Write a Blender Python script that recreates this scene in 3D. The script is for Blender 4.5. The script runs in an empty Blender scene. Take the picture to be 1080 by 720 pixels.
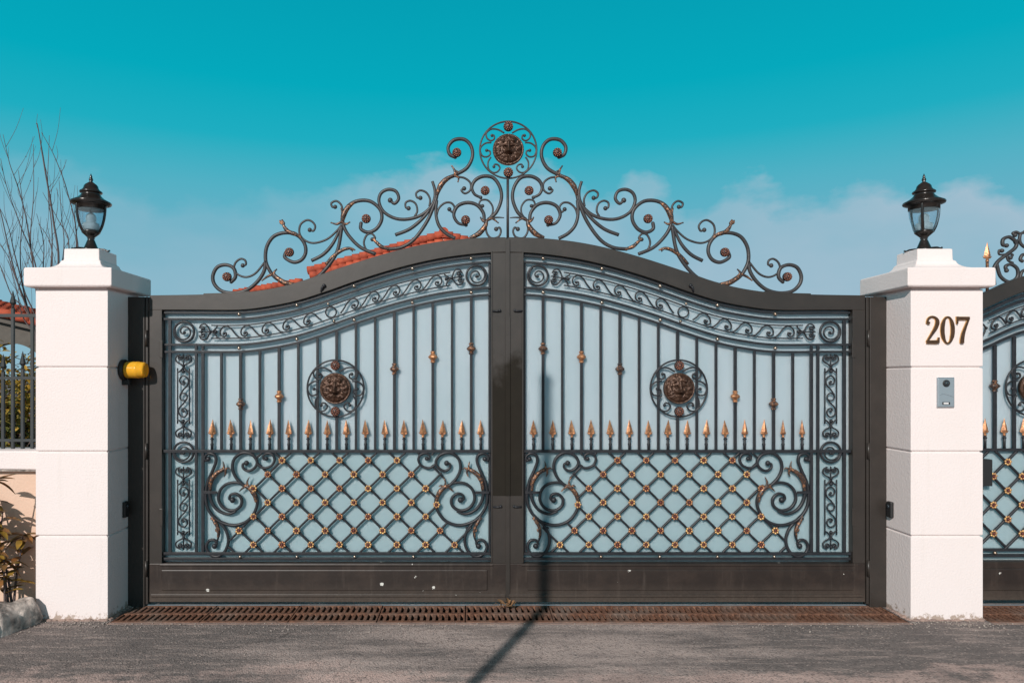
import bpy, math, random
from mathutils import Vector, noise as mnoise
random.seed(7)
S = bpy.context.scene
COL = S.collection
R = math.radians

# ------------------------------------------------------------------ camera
CX, CY, CZ = -0.2303, -4.545, 1.456
cam_d = bpy.data.cameras.new('camera'); cam = bpy.data.objects.new('camera', cam_d); COL.objects.link(cam)
cam.location = (CX, CY, CZ); cam.rotation_euler = (R(90), 0, 0)
cam_d.sensor_width = 36; cam_d.lens = 25; cam_d.shift_x = 43/1080; cam_d.shift_y = 40/1080
cam_d.clip_start = 0.05; cam_d.clip_end = 3000
S.camera = cam
# ------------------------------------------------------------------ light
SUN_AZ, SUN_EL = 22.0, 27.0
sd = bpy.data.lights.new('sun', 'SUN'); sun = bpy.data.objects.new('sun', sd); COL.objects.link(sun)
sd.energy = 4.15; sd.angle = R(0.53); sd.color = (1.0, 0.93, 0.87)
ray = Vector((math.sin(R(SUN_AZ))*math.cos(R(SUN_EL)), math.cos(R(SUN_AZ))*math.cos(R(SUN_EL)), -math.sin(R(SUN_EL))))
sun.rotation_euler = ray.to_track_quat('-Z', 'Y').to_euler()
sun.location = (-5, -12, 8)
w = bpy.data.worlds.new('World'); S.world = w; w.use_nodes = True
nt = w.node_tree; N = nt.nodes; L = nt.links; N.clear()
def wn(t, **k):
    n = N.new(t)
    for a, b in k.items(): setattr(n, a, b)
    return n
def wmath(op, a, b=None, clamp=False):
    n = wn('ShaderNodeMath', operation=op, use_clamp=clamp)
    for i, v in enumerate((a, b)):
        if v is None: continue
        if isinstance(v, (int, float)): n.inputs[i].default_value = v
        else: L.new(v, n.inputs[i])
    return n.outputs[0]
sky = wn('ShaderNodeTexSky', sky_type='NISHITA', sun_disc=False, sun_elevation=R(SUN_EL), sun_rotation=R(180+SUN_AZ), altitude=0, air_density=1.0, dust_density=0.6, ozone_density=2.0)
tc = wn('ShaderNodeTexCoord'); sep = wn('ShaderNodeSeparateXYZ'); L.new(tc.outputs['Generated'], sep.inputs[0])
elev = sep.outputs['Z']
# sky tint: pale blue low, teal above; unseen zenith dulled to set shade colour
ramp = wn('ShaderNodeValToRGB'); L.new(elev, ramp.inputs[0])
els = ramp.color_ramp.elements
els[0].position = 0.0; els[0].color = (0.27, 0.47, 0.57, 1)
els[1].position = 0.92; els[1].color = (0.15, 0.115, 0.115, 1)
for p, c in ((0.12, (0.20, 0.455, 0.575, 1)), (0.20, (0.135, 0.435, 0.56, 1)), (0.25, (0.085, 0.435, 0.555, 1)), (0.31, (0.012, 0.42, 0.535, 1)), (0.375, (0.0, 0.395, 0.505, 1)), (0.47, (0.0, 0.348, 0.458, 1)), (0.62, (0.05, 0.13, 0.165, 1))):
    e = els.new(p); e.color = c
skym = wn('ShaderNodeVectorMath', operation='SCALE'); L.new(sky.outputs[0], skym.inputs[0]); skym.inputs['Scale'].default_value = 1.0
rampm = wn('ShaderNodeVectorMath', operation='SCALE'); L.new(ramp.outputs[0], rampm.inputs[0]); rampm.inputs['Scale'].default_value = 10.0
mx = wn('ShaderNodeMixRGB'); mx.inputs[0].default_value = 0.99; L.new(skym.outputs[0], mx.inputs[1]); L.new(rampm.outputs[0], mx.inputs[2])
# soft low clouds: a bank whose ragged top rises and falls with the compass direction
az = wmath('ARCTAN2', sep.outputs['X'], sep.outputs['Y'])
fc = wn('ShaderNodeFloatCurve'); L.new(wmath('ADD', wmath('DIVIDE', az, 2*math.pi), 0.5), fc.inputs['Value'])
cu = fc.mapping.curves[0]; pts_ = [(0.0, 0.30), (0.30, 0.26)]
for px, py in ((-40,175),(60,160),(120,184),(200,206),(300,200),(430,172),(480,163),(520,182),(560,172),(600,178),(640,208),(662,172),(684,174),(705,196),(735,222),(768,188),(800,190),(850,206),(900,196),(960,192),(1000,178),(1040,180),(1100,190)):
    tx, ty = (px-497)/750, (400-py)/750
    pts_.append((math.atan(tx)/(2*math.pi)+0.5, ty/math.sqrt(1+tx*tx+ty*ty)))
pts_ += [(0.72, 0.27), (1.0, 0.30)]
cu.points[0].location = pts_[0]; cu.points[1].location = pts_[-1]
for p in pts_[1:-1]: cu.points.new(*p)
fc.mapping.update()
mp = wn('ShaderNodeMapping'); L.new(tc.outputs['Generated'], mp.inputs[0]); mp.inputs['Scale'].default_value = (1.0, 1.0, 1.9)
nz = wn('ShaderNodeTexNoise'); L.new(mp.outputs[0], nz.inputs[0]); nz.inputs['Scale'].default_value = 12.0; nz.inputs['Detail'].default_value = 6; nz.inputs['Roughness'].default_value = 0.55
nz2 = wn('ShaderNodeTexNoise'); L.new(mp.outputs[0], nz2.inputs[0]); nz2.inputs['Scale'].default_value = 3.2; nz2.inputs['Detail'].default_value = 4
h_ = wmath('ADD', wmath('SUBTRACT', fc.outputs[0], elev), wmath('MULTIPLY', wmath('SUBTRACT', nz.outputs[0], 0.5), 0.12))
edge = wmath('MULTIPLY', h_, 34.0, True)
fade = wmath('SUBTRACT', 1.0, wmath('MULTIPLY', wmath('MULTIPLY', wmath('SUBTRACT', h_, 0.02), 5.5, True), 0.62))
thin = wmath('MULTIPLY', wmath('SUBTRACT', wmath('ADD', nz2.outputs[0], wmath('MULTIPLY', az, 0.30)), 0.30), 1.9, True)
cl = wmath('MULTIPLY', wmath('MULTIPLY', edge, fade), wmath('ADD', 0.14, wmath('MULTIPLY', thin, 0.72)))
cmx = wn('ShaderNodeMixRGB'); L.new(cl, cmx.inputs[0]); L.new(mx.outputs[0], cmx.inputs[1]); cmx.inputs[2].default_value = (4.7, 5.5, 6.5, 1)
bg = wn('ShaderNodeBackground'); L.new(cmx.outputs[0], bg.inputs[0]); bg.inputs[1].default_value = 0.10
wo_ = wn('ShaderNodeOutputWorld'); L.new(bg.outputs[0], wo_.inputs[0])
vs = S.view_settings; vs.view_transform = 'Standard'; vs.look = 'None'; vs.exposure = 0.0; vs.gamma = 1.0; vs.use_curve_mapping = False
S.render.engine = 'CYCLES'

# ------------------------------------------------------------------ materials
def mat(name, base, rough=0.6, metal=0.0, spec=0.5, var=0.0, vscale=8.0, var_col=None, bump=0.0, bscale=60.0, extra=None, **k):
    m = bpy.data.materials.new(name); m.use_nodes = True
    t = m.node_tree; b = t.nodes['Principled BSDF']
    b.inputs['Base Color'].default_value = (*base, 1); b.inputs['Roughness'].default_value = rough
    b.inputs['Metallic'].default_value = metal; b.inputs['Specular IOR Level'].default_value = spec
    for a, v in k.items(): b.inputs[a.replace('_', ' ')].default_value = v
    co = t.nodes.new('ShaderNodeTexCoord')
    gp = t.nodes.new('ShaderNodeNewGeometry')
    colout = None
    if var > 0:
        n = t.nodes.new('ShaderNodeTexNoise'); n.inputs['Scale'].default_value = vscale; n.inputs['Detail'].default_value = 6; n.inputs['Roughness'].default_value = 0.6
        t.links.new(gp.outputs['Position'], n.inputs['Vector'])
        r = t.nodes.new('ShaderNodeValToRGB'); r.color_ramp.elements[0].position = 0.35; r.color_ramp.elements[1].position = 0.68
        vc = var_col or tuple(c*0.6 for c in base)
        r.color_ramp.elements[0].color = (*base, 1); r.color_ramp.elements[1].color = (*[b0*(1-var)+v0*var for b0, v0 in zip(base, vc)], 1)
        t.links.new(n.outputs[0], r.inputs[0]); t.links.new(r.outputs[0], b.inputs['Base Color']); colout = r.outputs[0]
    if bump > 0:
        n = t.nodes.new('ShaderNodeTexNoise'); n.inputs['Scale'].default_value = bscale; n.inputs['Detail'].default_value = 4
        t.links.new(gp.outputs['Position'], n.inputs['Vector'])
        bp = t.nodes.new('ShaderNodeBump'); bp.inputs['Strength'].default_value = bump; bp.inputs['Distance'].default_value = 0.01
        t.links.new(n.outputs[0], bp.inputs['Height']); t.links.new(bp.outputs[0], b.inputs['Normal'])
    if extra: extra(t, b, gp, colout)
    return m
def nmath(t, op, a, b_=None, clamp=False):
    n = t.nodes.new('ShaderNodeMath'); n.operation = op; n.use_clamp = clamp
    for i, v in enumerate((a, b_)):
        if v is None: continue
        if isinstance(v, (int, float)): n.inputs[i].default_value = v
        else: t.links.new(v, n.inputs[i])
    return n.outputs[0]
def nnoise(t, gp, scale, detail=4, rough=0.5, vec=None):
    n = t.nodes.new('ShaderNodeTexNoise'); n.inputs['Scale'].default_value = scale; n.inputs['Detail'].default_value = detail; n.inputs['Roughness'].default_value = rough
    t.links.new(vec or gp.outputs['Position'], n.inputs['Vector']); return n.outputs[0]
def nmix(t, fac, a, b_):
    n = t.nodes.new('ShaderNodeMixRGB')
    for i, v in enumerate((fac, a, b_)):
        if isinstance(v, (int, float)): n.inputs[i].default_value = v
        elif isinstance(v, tuple): n.inputs[i].default_value = (*v, 1)
        else: t.links.new(v, n.inputs[i])
    return n.outputs[0]

def pillar_extra(t, b, gp, c):
    sp = t.nodes.new('ShaderNodeSeparateXYZ'); t.links.new(gp.outputs['Position'], sp.inputs[0])
    n1 = nnoise(t, gp, 26, 6, 0.7); n2 = nnoise(t, gp, 3.0, 4)
    # splashed dirt and chipped paint along the foot
    h = nmath(t, 'SUBTRACT', 1.0, nmath(t, 'MULTIPLY', sp.outputs['Z'], 13.0), True)
    chip = nmath(t, 'MULTIPLY', nmath(t, 'SUBTRACT', nmath(t, 'ADD', n1, nmath(t, 'MULTIPLY', h, 0.36)), 0.72), 12, True)
    grime = nmath(t, 'MULTIPLY', nmath(t, 'SUBTRACT', n2, 0.45), 0.7, True)
    c1 = nmix(t, grime, (0.765, 0.68, 0.665), (0.70, 0.61, 0.575))
    stv = t.nodes.new('ShaderNodeMapping'); t.links.new(gp.outputs['Position'], stv.inputs[0]); stv.inputs['Scale'].default_value = (16, 16, 0.9)
    run_ = nmath(t, 'MULTIPLY', nmath(t, 'SUBTRACT', nnoise(t, gp, 1.0, 5, 0.65, vec=stv.outputs[0]), 0.56), 1.6, True)
    c1 = nmix(t, run_, c1, (0.62, 0.56, 0.52))
    c2 = nmix(t, chip, c1, (0.40, 0.31, 0.26))
    t.links.new(c2, b.inputs['Base Color'])
M = {}
M['white'] = mat('white_masonry_paint', (0.8, 0.74, 0.72), 0.75, spec=0.25, bump=0.25, bscale=90, extra=pillar_extra)
M['joint'] = mat('joint_mortar', (0.35, 0.3, 0.28), 0.9)
def paint_extra(t, b, gp, c):
    n = nnoise(t, gp, 5, 6, 0.65)
    fine = nnoise(t, gp, 120, 3)
    c1 = nmix(t, nmath(t, 'MULTIPLY', nmath(t, 'SUBTRACT', n, 0.45), 2.2, True), (0.026, 0.021, 0.018), (0.040, 0.031, 0.026))
    t.links.new(c1, b.inputs['Base Color'])
    t.links.new(nmath(t, 'ADD', 0.30, nmath(t, 'MULTIPLY', nmath(t, 'ADD', n, fine), 0.13)), b.inputs['Roughness'])
M['frame'] = mat('dark_brown_grey_gate_paint', (0.05, 0.045, 0.04), 0.5, spec=0.5, bump=0.06, bscale=14, extra=paint_extra)
def kick_extra(t, b, gp, c):
    sp = t.nodes.new('ShaderNodeSeparateXYZ'); t.links.new(gp.outputs['Position'], sp.inputs[0])
    n = nnoise(t, gp, 6, 6, 0.7); f = nnoise(t, gp, 60, 5, 0.7)
    c1 = nmix(t, nmath(t, 'MULTIPLY', nmath(t, 'SUBTRACT', n, 0.45), 3.0, True), (0.022, 0.015, 0.0125), (0.043, 0.029, 0.023))
    stv = t.nodes.new('ShaderNodeMapping'); t.links.new(gp.outputs['Position'], stv.inputs[0]); stv.inputs['Scale'].default_value = (26, 1, 2.2)
    c1 = nmix(t, nmath(t, 'MULTIPLY', nmath(t, 'SUBTRACT', nnoise(t, gp, 1.0, 5, 0.7, vec=stv.outputs[0]), 0.56), 2.4, True), c1, (0.085, 0.066, 0.055))
    v = t.nodes.new('ShaderNodeTexVoronoi'); v.inputs['Scale'].default_value = 9.0; t.links.new(gp.outputs['Position'], v.inputs['Vector'])
    vc = t.nodes.new('ShaderNodeSeparateXYZ'); t.links.new(v.outputs['Color'], vc.inputs[0])
    rad = nmath(t, 'MULTIPLY', vc.outputs['X'], 0.115)
    dot = nmath(t, 'MULTIPLY', nmath(t, 'LESS_THAN', nmath(t, 'ADD', v.outputs['Distance'], nmath(t, 'MULTIPLY', nmath(t, 'SUBTRACT', f, 0.5), 0.42)), rad), nmath(t, 'GREATER_THAN', vc.outputs['Y'], 0.2))
    dust = nmath(t, 'MULTIPLY', nmath(t, 'MULTIPLY', nmath(t, 'SUBTRACT', 0.16, sp.outputs['Z']), 7, True), nmath(t, 'MULTIPLY', f, 0.5))
    c2 = nmix(t, dust, c1, (0.20, 0.16, 0.13))
    c3 = nmix(t, dot, c2, (0.62, 0.60, 0.56))
    t.links.new(c3, b.inputs['Base Color'])
M['kick'] = mat('weathered_lower_gate_paint', (0.05, 0.045, 0.04), 0.42, spec=0.45, bump=0.1, bscale=25, extra=kick_extra)
def plate_extra(t, b, gp, c):  # darker colour for the stile plates, fading to the frame paint near the top
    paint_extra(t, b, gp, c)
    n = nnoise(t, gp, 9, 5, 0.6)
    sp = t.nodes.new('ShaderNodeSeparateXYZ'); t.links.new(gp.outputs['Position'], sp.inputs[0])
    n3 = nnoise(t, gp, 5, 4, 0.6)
    top_fade = nmath(t, 'MULTIPLY', nmath(t, 'ADD', nmath(t, 'SUBTRACT', sp.outputs['Z'], 1.46), nmath(t, 'MULTIPLY', nmath(t, 'SUBTRACT', n3, 0.5), 0.9)), 5, True)
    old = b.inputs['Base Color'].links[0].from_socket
    t.links.new(nmix(t, top_fade, nmix(t, n, (0.013, 0.011, 0.009), (0.023, 0.019, 0.014)), old), b.inputs['Base Color'])
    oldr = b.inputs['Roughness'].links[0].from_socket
    t.links.new(nmath(t, 'ADD', 0.12, nmath(t, 'MULTIPLY', top_fade, 0.38)), b.inputs['Specular IOR Level'])
    t.links.new(nmath(t, 'ADD', oldr, nmath(t, 'MULTIPLY', nmath(t, 'SUBTRACT', 1.0, top_fade), 0.3)), b.inputs['Roughness'])
M['plate'] = mat('dark_plate_paint', (0.02, 0.018, 0.015), 0.5, spec=0.5, bump=0.06, bscale=14, extra=plate_extra)
def panel_extra(t, b, gp, c):
    sp = t.nodes.new('ShaderNodeSeparateXYZ'); t.links.new(gp.outputs['Position'], sp.inputs[0])
    st = t.nodes.new('ShaderNodeMapping'); t.links.new(gp.outputs['Position'], st.inputs[0]); st.inputs['Scale'].default_value = (9, 9, 0.7)
    n = nnoise(t, gp, 1.0, 4, 0.5, vec=st.outputs[0])
    n2 = nnoise(t, gp, 1.7, 3)
    f = nmath(t, 'ADD', nmath(t, 'MULTIPLY', n, 0.5), nmath(t, 'MULTIPLY', n2, 0.5), True)
    c1 = nmix(t, f, (0.455, 0.515, 0.565), (0.325, 0.425, 0.465))
    # the sheet is two boards: the lower one behind the lattice is a deeper blue-green
    low = nmath(t, 'MULTIPLY', nmath(t, 'SUBTRACT', 1.02, sp.outputs['Z']), 40, True)
    c2 = nmix(t, nmath(t, 'MULTIPLY', low, 0.7), c1, (0.27, 0.385, 0.415))
    sc = nnoise(t, gp, 40, 3, 0.8)
    c3 = nmix(t, nmath(t, 'MULTIPLY', nmath(t, 'SUBTRACT', sc, 0.70), 4, True), c2, (0.5, 0.58, 0.58))
    t.links.new(c3, b.inputs['Base Color'])
M['panel'] = mat('pale_blue_milky_plastic_sheet', (0.3, 0.44, 0.48), 0.42, spec=0.4, bump=0.05, bscale=5, extra=panel_extra, Subsurface_Weight=1.0, Subsurface_Radius=(0.060, 0.066, 0.066), Subsurface_Scale=1.0)
M['iron'] = mat('blue_black_wrought_iron', (0.014, 0.016, 0.020), 0.42, spec=0.33, var=0.8, vscale=30, var_col=(0.030, 0.030, 0.035), bump=0.1, bscale=80)
M['crest'] = mat('grey_black_crest_iron', (0.030, 0.030, 0.034), 0.45, spec=0.4, var=0.8, vscale=22, var_col=(0.060, 0.055, 0.055), bump=0.1, bscale=80)
def gilt_extra(t, b, gp, c):
    n = nnoise(t, gp, 70, 4, 0.7)
    k = nmath(t, 'MULTIPLY', nmath(t, 'SUBTRACT', n, 0.50), 6, True)
    t.links.new(nmix(t, k, (0.035, 0.024, 0.022), (0.55, 0.25, 0.12)), b.inputs['Base Color'])
    t.links.new(nmath(t, 'MULTIPLY', k, 0.75), b.inputs['Metallic'])
M['gilt'] = mat('rubbed_copper_gilding', (0.5, 0.25, 0.1), 0.38, metal=0.7, bump=0.3, bscale=120, extra=gilt_extra)
M['copper'] = mat('bright_copper_gilding', (0.62, 0.30, 0.145), 0.40, metal=0.6, var=0.9, vscale=60, var_col=(0.14, 0.06, 0.04), bump=0.2, bscale=150)
M['gold'] = mat('gold_petal_paint', (0.76, 0.47, 0.19), 0.38, metal=0.5, var=0.9, vscale=45, var_col=(0.22, 0.07, 0.06))
M['oxblood'] = mat('dark_red_flower_centre', (0.12, 0.02, 0.018), 0.45, spec=0.5)
M['bronze'] = mat('dark_bronze_relief', (0.050, 0.026, 0.018), 0.33, metal=0.5, var=0.8, vscale=60, var_col=(0.13, 0.07, 0.045), bump=0.4, bscale=140)
M['stud'] = mat('stud_metal', (0.30, 0.22, 0.16), 0.25, metal=0.9, var=0.8, vscale=9, var_col=(0.5, 0.45, 0.4))
M['lantern'] = mat('glossy_dark_lantern_metal', (0.012, 0.010, 0.009), 0.24, spec=0.55, var=0.6, vscale=30, var_col=(0.026, 0.02, 0.017), bump=0.08, bscale=60)
M['glass'] = mat('lantern_glass', (0.70, 0.84, 0.90), 0.06, Transmission_Weight=0.93, IOR=1.12, spec=0.6)
M['bulb'] = mat('frosted_bulb', (0.78, 0.76, 0.76), 0.35, Transmission_Weight=0.1)
M['amber'] = mat('amber_lens', (1.0, 0.50, 0.04), 0.18, spec=0.6, Transmission_Weight=0.3, IOR=1.2, Subsurface_Weight=0.25, Subsurface_Radius=(0.03, 0.015, 0.003))
M['amberin'] = mat('amber_reflector', (0.95, 0.62, 0.10), 0.3, spec=0.5)
M['black'] = mat('matt_black_plastic', (0.015, 0.015, 0.016), 0.5)
M['brass'] = mat('aged_brass_numeral', (0.075, 0.038, 0.022), 0.4, metal=0.5, var=0.7, vscale=35, var_col=(0.14, 0.07, 0.035))
M['brassedge'] = mat('polished_brass_edge', (0.80, 0.50, 0.22), 0.35, metal=0.6)
def steel_extra(t, b, gp, c):
    st = t.nodes.new('ShaderNodeMapping'); t.links.new(gp.outputs['Position'], st.inputs[0]); st.inputs['Scale'].default_value = (8, 8, 500)
    n = nnoise(t, gp, 1.0, 3, 0.5, vec=st.outputs[0])
    t.links.new(nmix(t, n, (0.30, 0.36, 0.40), (0.44, 0.50, 0.54)), b.inputs['Base Color'])
M['steel'] = mat('brushed_steel', (0.3, 0.34, 0.38), 0.42, metal=0.55, extra=steel_extra)
M['chrome'] = mat('polished_steel_edge', (0.6, 0.63, 0.66), 0.2, metal=0.9)
def rust_extra(t, b, gp, c):
    n = nnoise(t, gp, 30, 6, 0.7); n2 = nnoise(t, gp, 4, 4, 0.6)
    c1 = nmix(t, nmath(t, 'MULTIPLY', nmath(t, 'SUBTRACT', n, 0.35), 3, True), (0.080, 0.034, 0.022), (0.27, 0.135, 0.085))
    c2 = nmix(t, nmath(t, 'MULTIPLY', nmath(t, 'SUBTRACT', n2, 0.47), 4, True), c1, (0.19, 0.14, 0.115))
    t.links.new(c2, b.inputs['Base Color'])
M['rust'] = mat('rusty_cast_iron', (0.2, 0.08, 0.04), 0.8, spec=0.3, bump=0.5, bscale=120, extra=rust_extra)
def asphalt_extra(t, b, gp, c):
    sp = t.nodes.new('ShaderNodeSeparateXYZ'); t.links.new(gp.outputs['Position'], sp.inputs[0])
    st = t.nodes.new('ShaderNodeMapping'); t.links.new(gp.outputs['Position'], st.inputs[0]); st.inputs['Scale'].default_value = (0.55, 2.6, 1); st.inputs['Rotation'].default_value = (0, 0, 0.35)
    st2 = t.nodes.new('ShaderNodeMapping'); t.links.new(gp.outputs['Position'], st2.inputs[0]); st2.inputs['Scale'].default_value = (1.2, 9.0, 1); st2.inputs['Rotation'].default_value = (0, 0, -0.5)
    big = nnoise(t, gp, 1.6, 6, 0.62, vec=st.outputs[0]); streak = nnoise(t, gp, 2.2, 5, 0.65, vec=st2.outputs[0])
    med = nnoise(t, gp, 8, 6, 0.7); fine = nnoise(t, gp, 110, 4, 0.8); cell = nnoise(t, gp, 34, 5, 0.75)
    v = t.nodes.new('ShaderNodeTexVoronoi'); v.inputs['Scale'].default_value = 120; t.links.new(gp.outputs['Position'], v.inputs['Vector'])
    vs_ = t.nodes.new('ShaderNodeSeparateXYZ'); t.links.new(v.outputs['Color'], vs_.inputs[0])
    # older dark tar toward both pillars, pale dust in the middle where cars turn
    side = nmath(t, 'MULTIPLY', nmath(t, 'SUBTRACT', nmath(t, 'ABSOLUTE', nmath(t, 'ADD', sp.outputs['X'], 0.1)), 0.7), 0.16, True)
    k = nmath(t, 'MULTIPLY', nmath(t, 'SUBTRACT', nmath(t, 'SUBTRACT', big, side), 0.37), 5.5, True)
    base = nmix(t, k, (0.175, 0.150, 0.142), (0.44, 0.355, 0.325))
    base = nmix(t, nmath(t, 'MULTIPLY', nmath(t, 'SUBTRACT', streak, 0.50), 3.4, True), base, (0.50, 0.395, 0.355))
    edge_ = nmath(t, 'ADD', nmath(t, 'SUBTRACT', -0.98, sp.outputs['Y']), nmath(t, 'ADD', nmath(t, 'MULTIPLY', nmath(t, 'SUBTRACT', med, 0.5), 1.0), nmath(t, 'MULTIPLY', nmath(t, 'SUBTRACT', big, 0.5), 1.3)))
    band = nmath(t, 'MULTIPLY', edge_, 5.0, True)
    base = nmix(t, nmath(t, 'MULTIPLY', band, 0.75), base, (0.66, 0.47, 0.415))
    base = nmix(t, nmath(t, 'MULTIPLY', nmath(t, 'SUBTRACT', med, 0.50), 2.6, True), base, (0.19, 0.165, 0.16))
    base = nmix(t, nmath(t, 'MULTIPLY', nmath(t, 'SUBTRACT', cell, 0.53), 1.1, True), base, (0.54, 0.43, 0.39))
    stone = nmix(t, nmath(t, 'MULTIPLY', nmath(t, 'SUBTRACT', vs_.outputs['X'], 0.88), 4, True), base, (0.56, 0.46, 0.42))
    dark = nmix(t, nmath(t, 'MULTIPLY', nmath(t, 'SUBTRACT', 0.28, vs_.outputs['Y']), 2.2, True), stone, (0.075, 0.068, 0.068))
    allc = nmix(t, nmath(t, 'MULTIPLY', nmath(t, 'SUBTRACT', fine, 0.55), 1.2, True), dark, (0.10, 0.085, 0.08))
    spot = nmath(t, 'MULTIPLY', nmath(t, 'SUBTRACT', nnoise(t, gp, 2.3, 3, 0.45), 0.56), 7.0, True)
    allc = nmix(t, nmath(t, 'MULTIPLY', spot, 0.36), allc, (0.10, 0.088, 0.088))
    crk = t.nodes.new('ShaderNodeTexVoronoi'); crk.feature = 'DISTANCE_TO_EDGE'; crk.inputs['Scale'].default_value = 0.9
    wv = t.nodes.new('ShaderNodeVectorMath'); wv.operation = 'ADD'; nv = t.nodes.new('ShaderNodeTexNoise'); nv.inputs['Scale'].default_value = 3.5; nv.inputs['Detail'].default_value = 5
    t.links.new(gp.outputs['Position'], nv.inputs['Vector']); t.links.new(gp.outputs['Position'], wv.inputs[0]); t.links.new(nv.outputs['Color'], wv.inputs[1]); t.links.new(wv.outputs[0], crk.inputs['Vector'])
    crack = nmath(t, 'MULTIPLY', nmath(t, 'SUBTRACT', 1.0, nmath(t, 'MULTIPLY', crk.outputs['Distance'], 190.0)), 1.0, True)
    allc = nmix(t, nmath(t, 'MULTIPLY', crack, 0.6), allc, (0.06, 0.052, 0.05))
    # the worn lip of an overlay course wandering out from the drain
    seamx = nmath(t, 'ADD', nmath(t, 'MULTIPLY', sp.outputs['Y'], 1.15), nmath(t, 'MULTIPLY', nmath(t, 'SUBTRACT', med, 0.5), 0.35))
    off = nmath(t, 'SUBTRACT', nmath(t, 'SUBTRACT', sp.outputs['X'], seamx), -0.72)
    near = nmath(t, 'MULTIPLY', nmath(t, 'ADD', sp.outputs['Y'], 0.95), 3.0, True)
    seam = nmath(t, 'MULTIPLY', nmath(t, 'SUBTRACT', 1.0, nmath(t, 'MULTIPLY', nmath(t, 'ABSOLUTE', off), 70.0)), 1.0, True)
    allc = nmix(t, nmath(t, 'MULTIPLY', nmath(t, 'MULTIPLY', seam, near), 0.75), allc, (0.06, 0.052, 0.05))
    t.links.new(allc, b.inputs['Base Color'])
    h = nmath(t, 'ADD', nmath(t, 'MULTIPLY', fine, 0.7), nmath(t, 'ADD', nmath(t, 'MULTIPLY', v.outputs['Distance'], -1.0), nmath(t, 'ADD', nmath(t, 'MULTIPLY', med, 2.2), nmath(t, 'MULTIPLY', cell, 1.0))))
    bp = t.nodes.new('ShaderNodeBump'); bp.inputs['Strength'].default_value = 0.6; bp.inputs['Distance'].default_value = 0.006
    t.links.new(h, bp.inputs['Height']); t.links.new(bp.outputs[0], b.inputs['Normal'])
M['asphalt'] = mat('worn_asphalt', (0.2, 0.18, 0.17), 0.88, spec=0.25, extra=asphalt_extra)
M['concrete'] = mat('drain_edge_concrete', (0.36, 0.25, 0.21), 0.9, spec=0.2, var=0.9, vscale=18, var_col=(0.20, 0.15, 0.135), bump=0.6, bscale=70)
M['channelshade'] = mat('shade_dark_channel', (0.018, 0.014, 0.012), 0.8, spec=0.2, var=0.6, vscale=20)  # shade inside the channel put into the colour, so the slots stay dark
M['grit'] = mat('pale_grit', (0.42, 0.36, 0.32), 0.9, var=0.9, vscale=30, var_col=(0.16, 0.13, 0.12))
M['stone'] = mat('grey_kerb_stone', (0.66, 0.56, 0.50), 0.9, spec=0.2, var=1.0, vscale=14, var_col=(0.10, 0.095, 0.09), bump=0.9, bscale=30)
M['peach'] = mat('peach_wall_paint', (0.68, 0.48, 0.37), 0.8, spec=0.2, var=0.5, vscale=2.5, var_col=(0.6, 0.4, 0.3), bump=0.3, bscale=80)
M['soil'] = mat('garden_soil', (0.12, 0.08, 0.055), 0.95, var=0.8, vscale=25, var_col=(0.05, 0.035, 0.025), bump=1.0, bscale=40)
M['tile'] = mat('red_clay_tile', (0.50, 0.10, 0.05), 0.8, spec=0.2, var=0.9, vscale=5, var_col=(0.22, 0.045, 0.03), bump=0.4, bscale=30)
M['render'] = mat('pale_house_render', (0.74, 0.69, 0.65), 0.8, var=0.4, vscale=3)
M['beam'] = mat('dark_pavilion_beam', (0.10, 0.085, 0.07), 0.7, var=0.7, vscale=8)
M['window'] = mat('dark_window_glass', (0.03, 0.04, 0.05), 0.08, spec=0.6)
M['bark'] = mat('grey_purple_bark', (0.085, 0.062, 0.068), 0.85, var=0.8, vscale=40, var_col=(0.14, 0.10, 0.09), bump=0.5, bscale=80)
M['leafgreen'] = mat('dark_shrub_leaf', (0.10, 0.085, 0.04), 0.45, spec=0.4, var=1.0, vscale=18, var_col=(0.30, 0.12, 0.035))
M['leafyellow'] = mat('yellowed_shrub_leaf', (0.36, 0.20, 0.03), 0.5, var=0.8, vscale=20, var_col=(0.15, 0.12, 0.03))
M['hedge'] = mat('hedge_leaf', (0.13, 0.15, 0.035), 0.6, var=1.0, vscale=9, var_col=(0.20, 0.16, 0.03))
M['hedgeyellow'] = mat('autumn_hedge_leaf', (0.42, 0.24, 0.03), 0.6, var=1.0, vscale=14, var_col=(0.24, 0.20, 0.03))
M['pink'] = mat('pink_flower_petal', (0.5, 0.04, 0.09), 0.6, var=0.7, vscale=20)
M['fence'] = mat('slate_grey_fence_paint', (0.025, 0.029, 0.031), 0.5, var=0.6, vscale=20)
M['galv'] = mat('galvanised_post', (0.4, 0.41, 0.42), 0.45, metal=0.6, var=0.5)
M['dryleaf'] = mat('dry_brown_leaf', (0.26, 0.15, 0.075), 0.8, var=0.8, vscale=50, var_col=(0.18, 0.09, 0.04))

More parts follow.
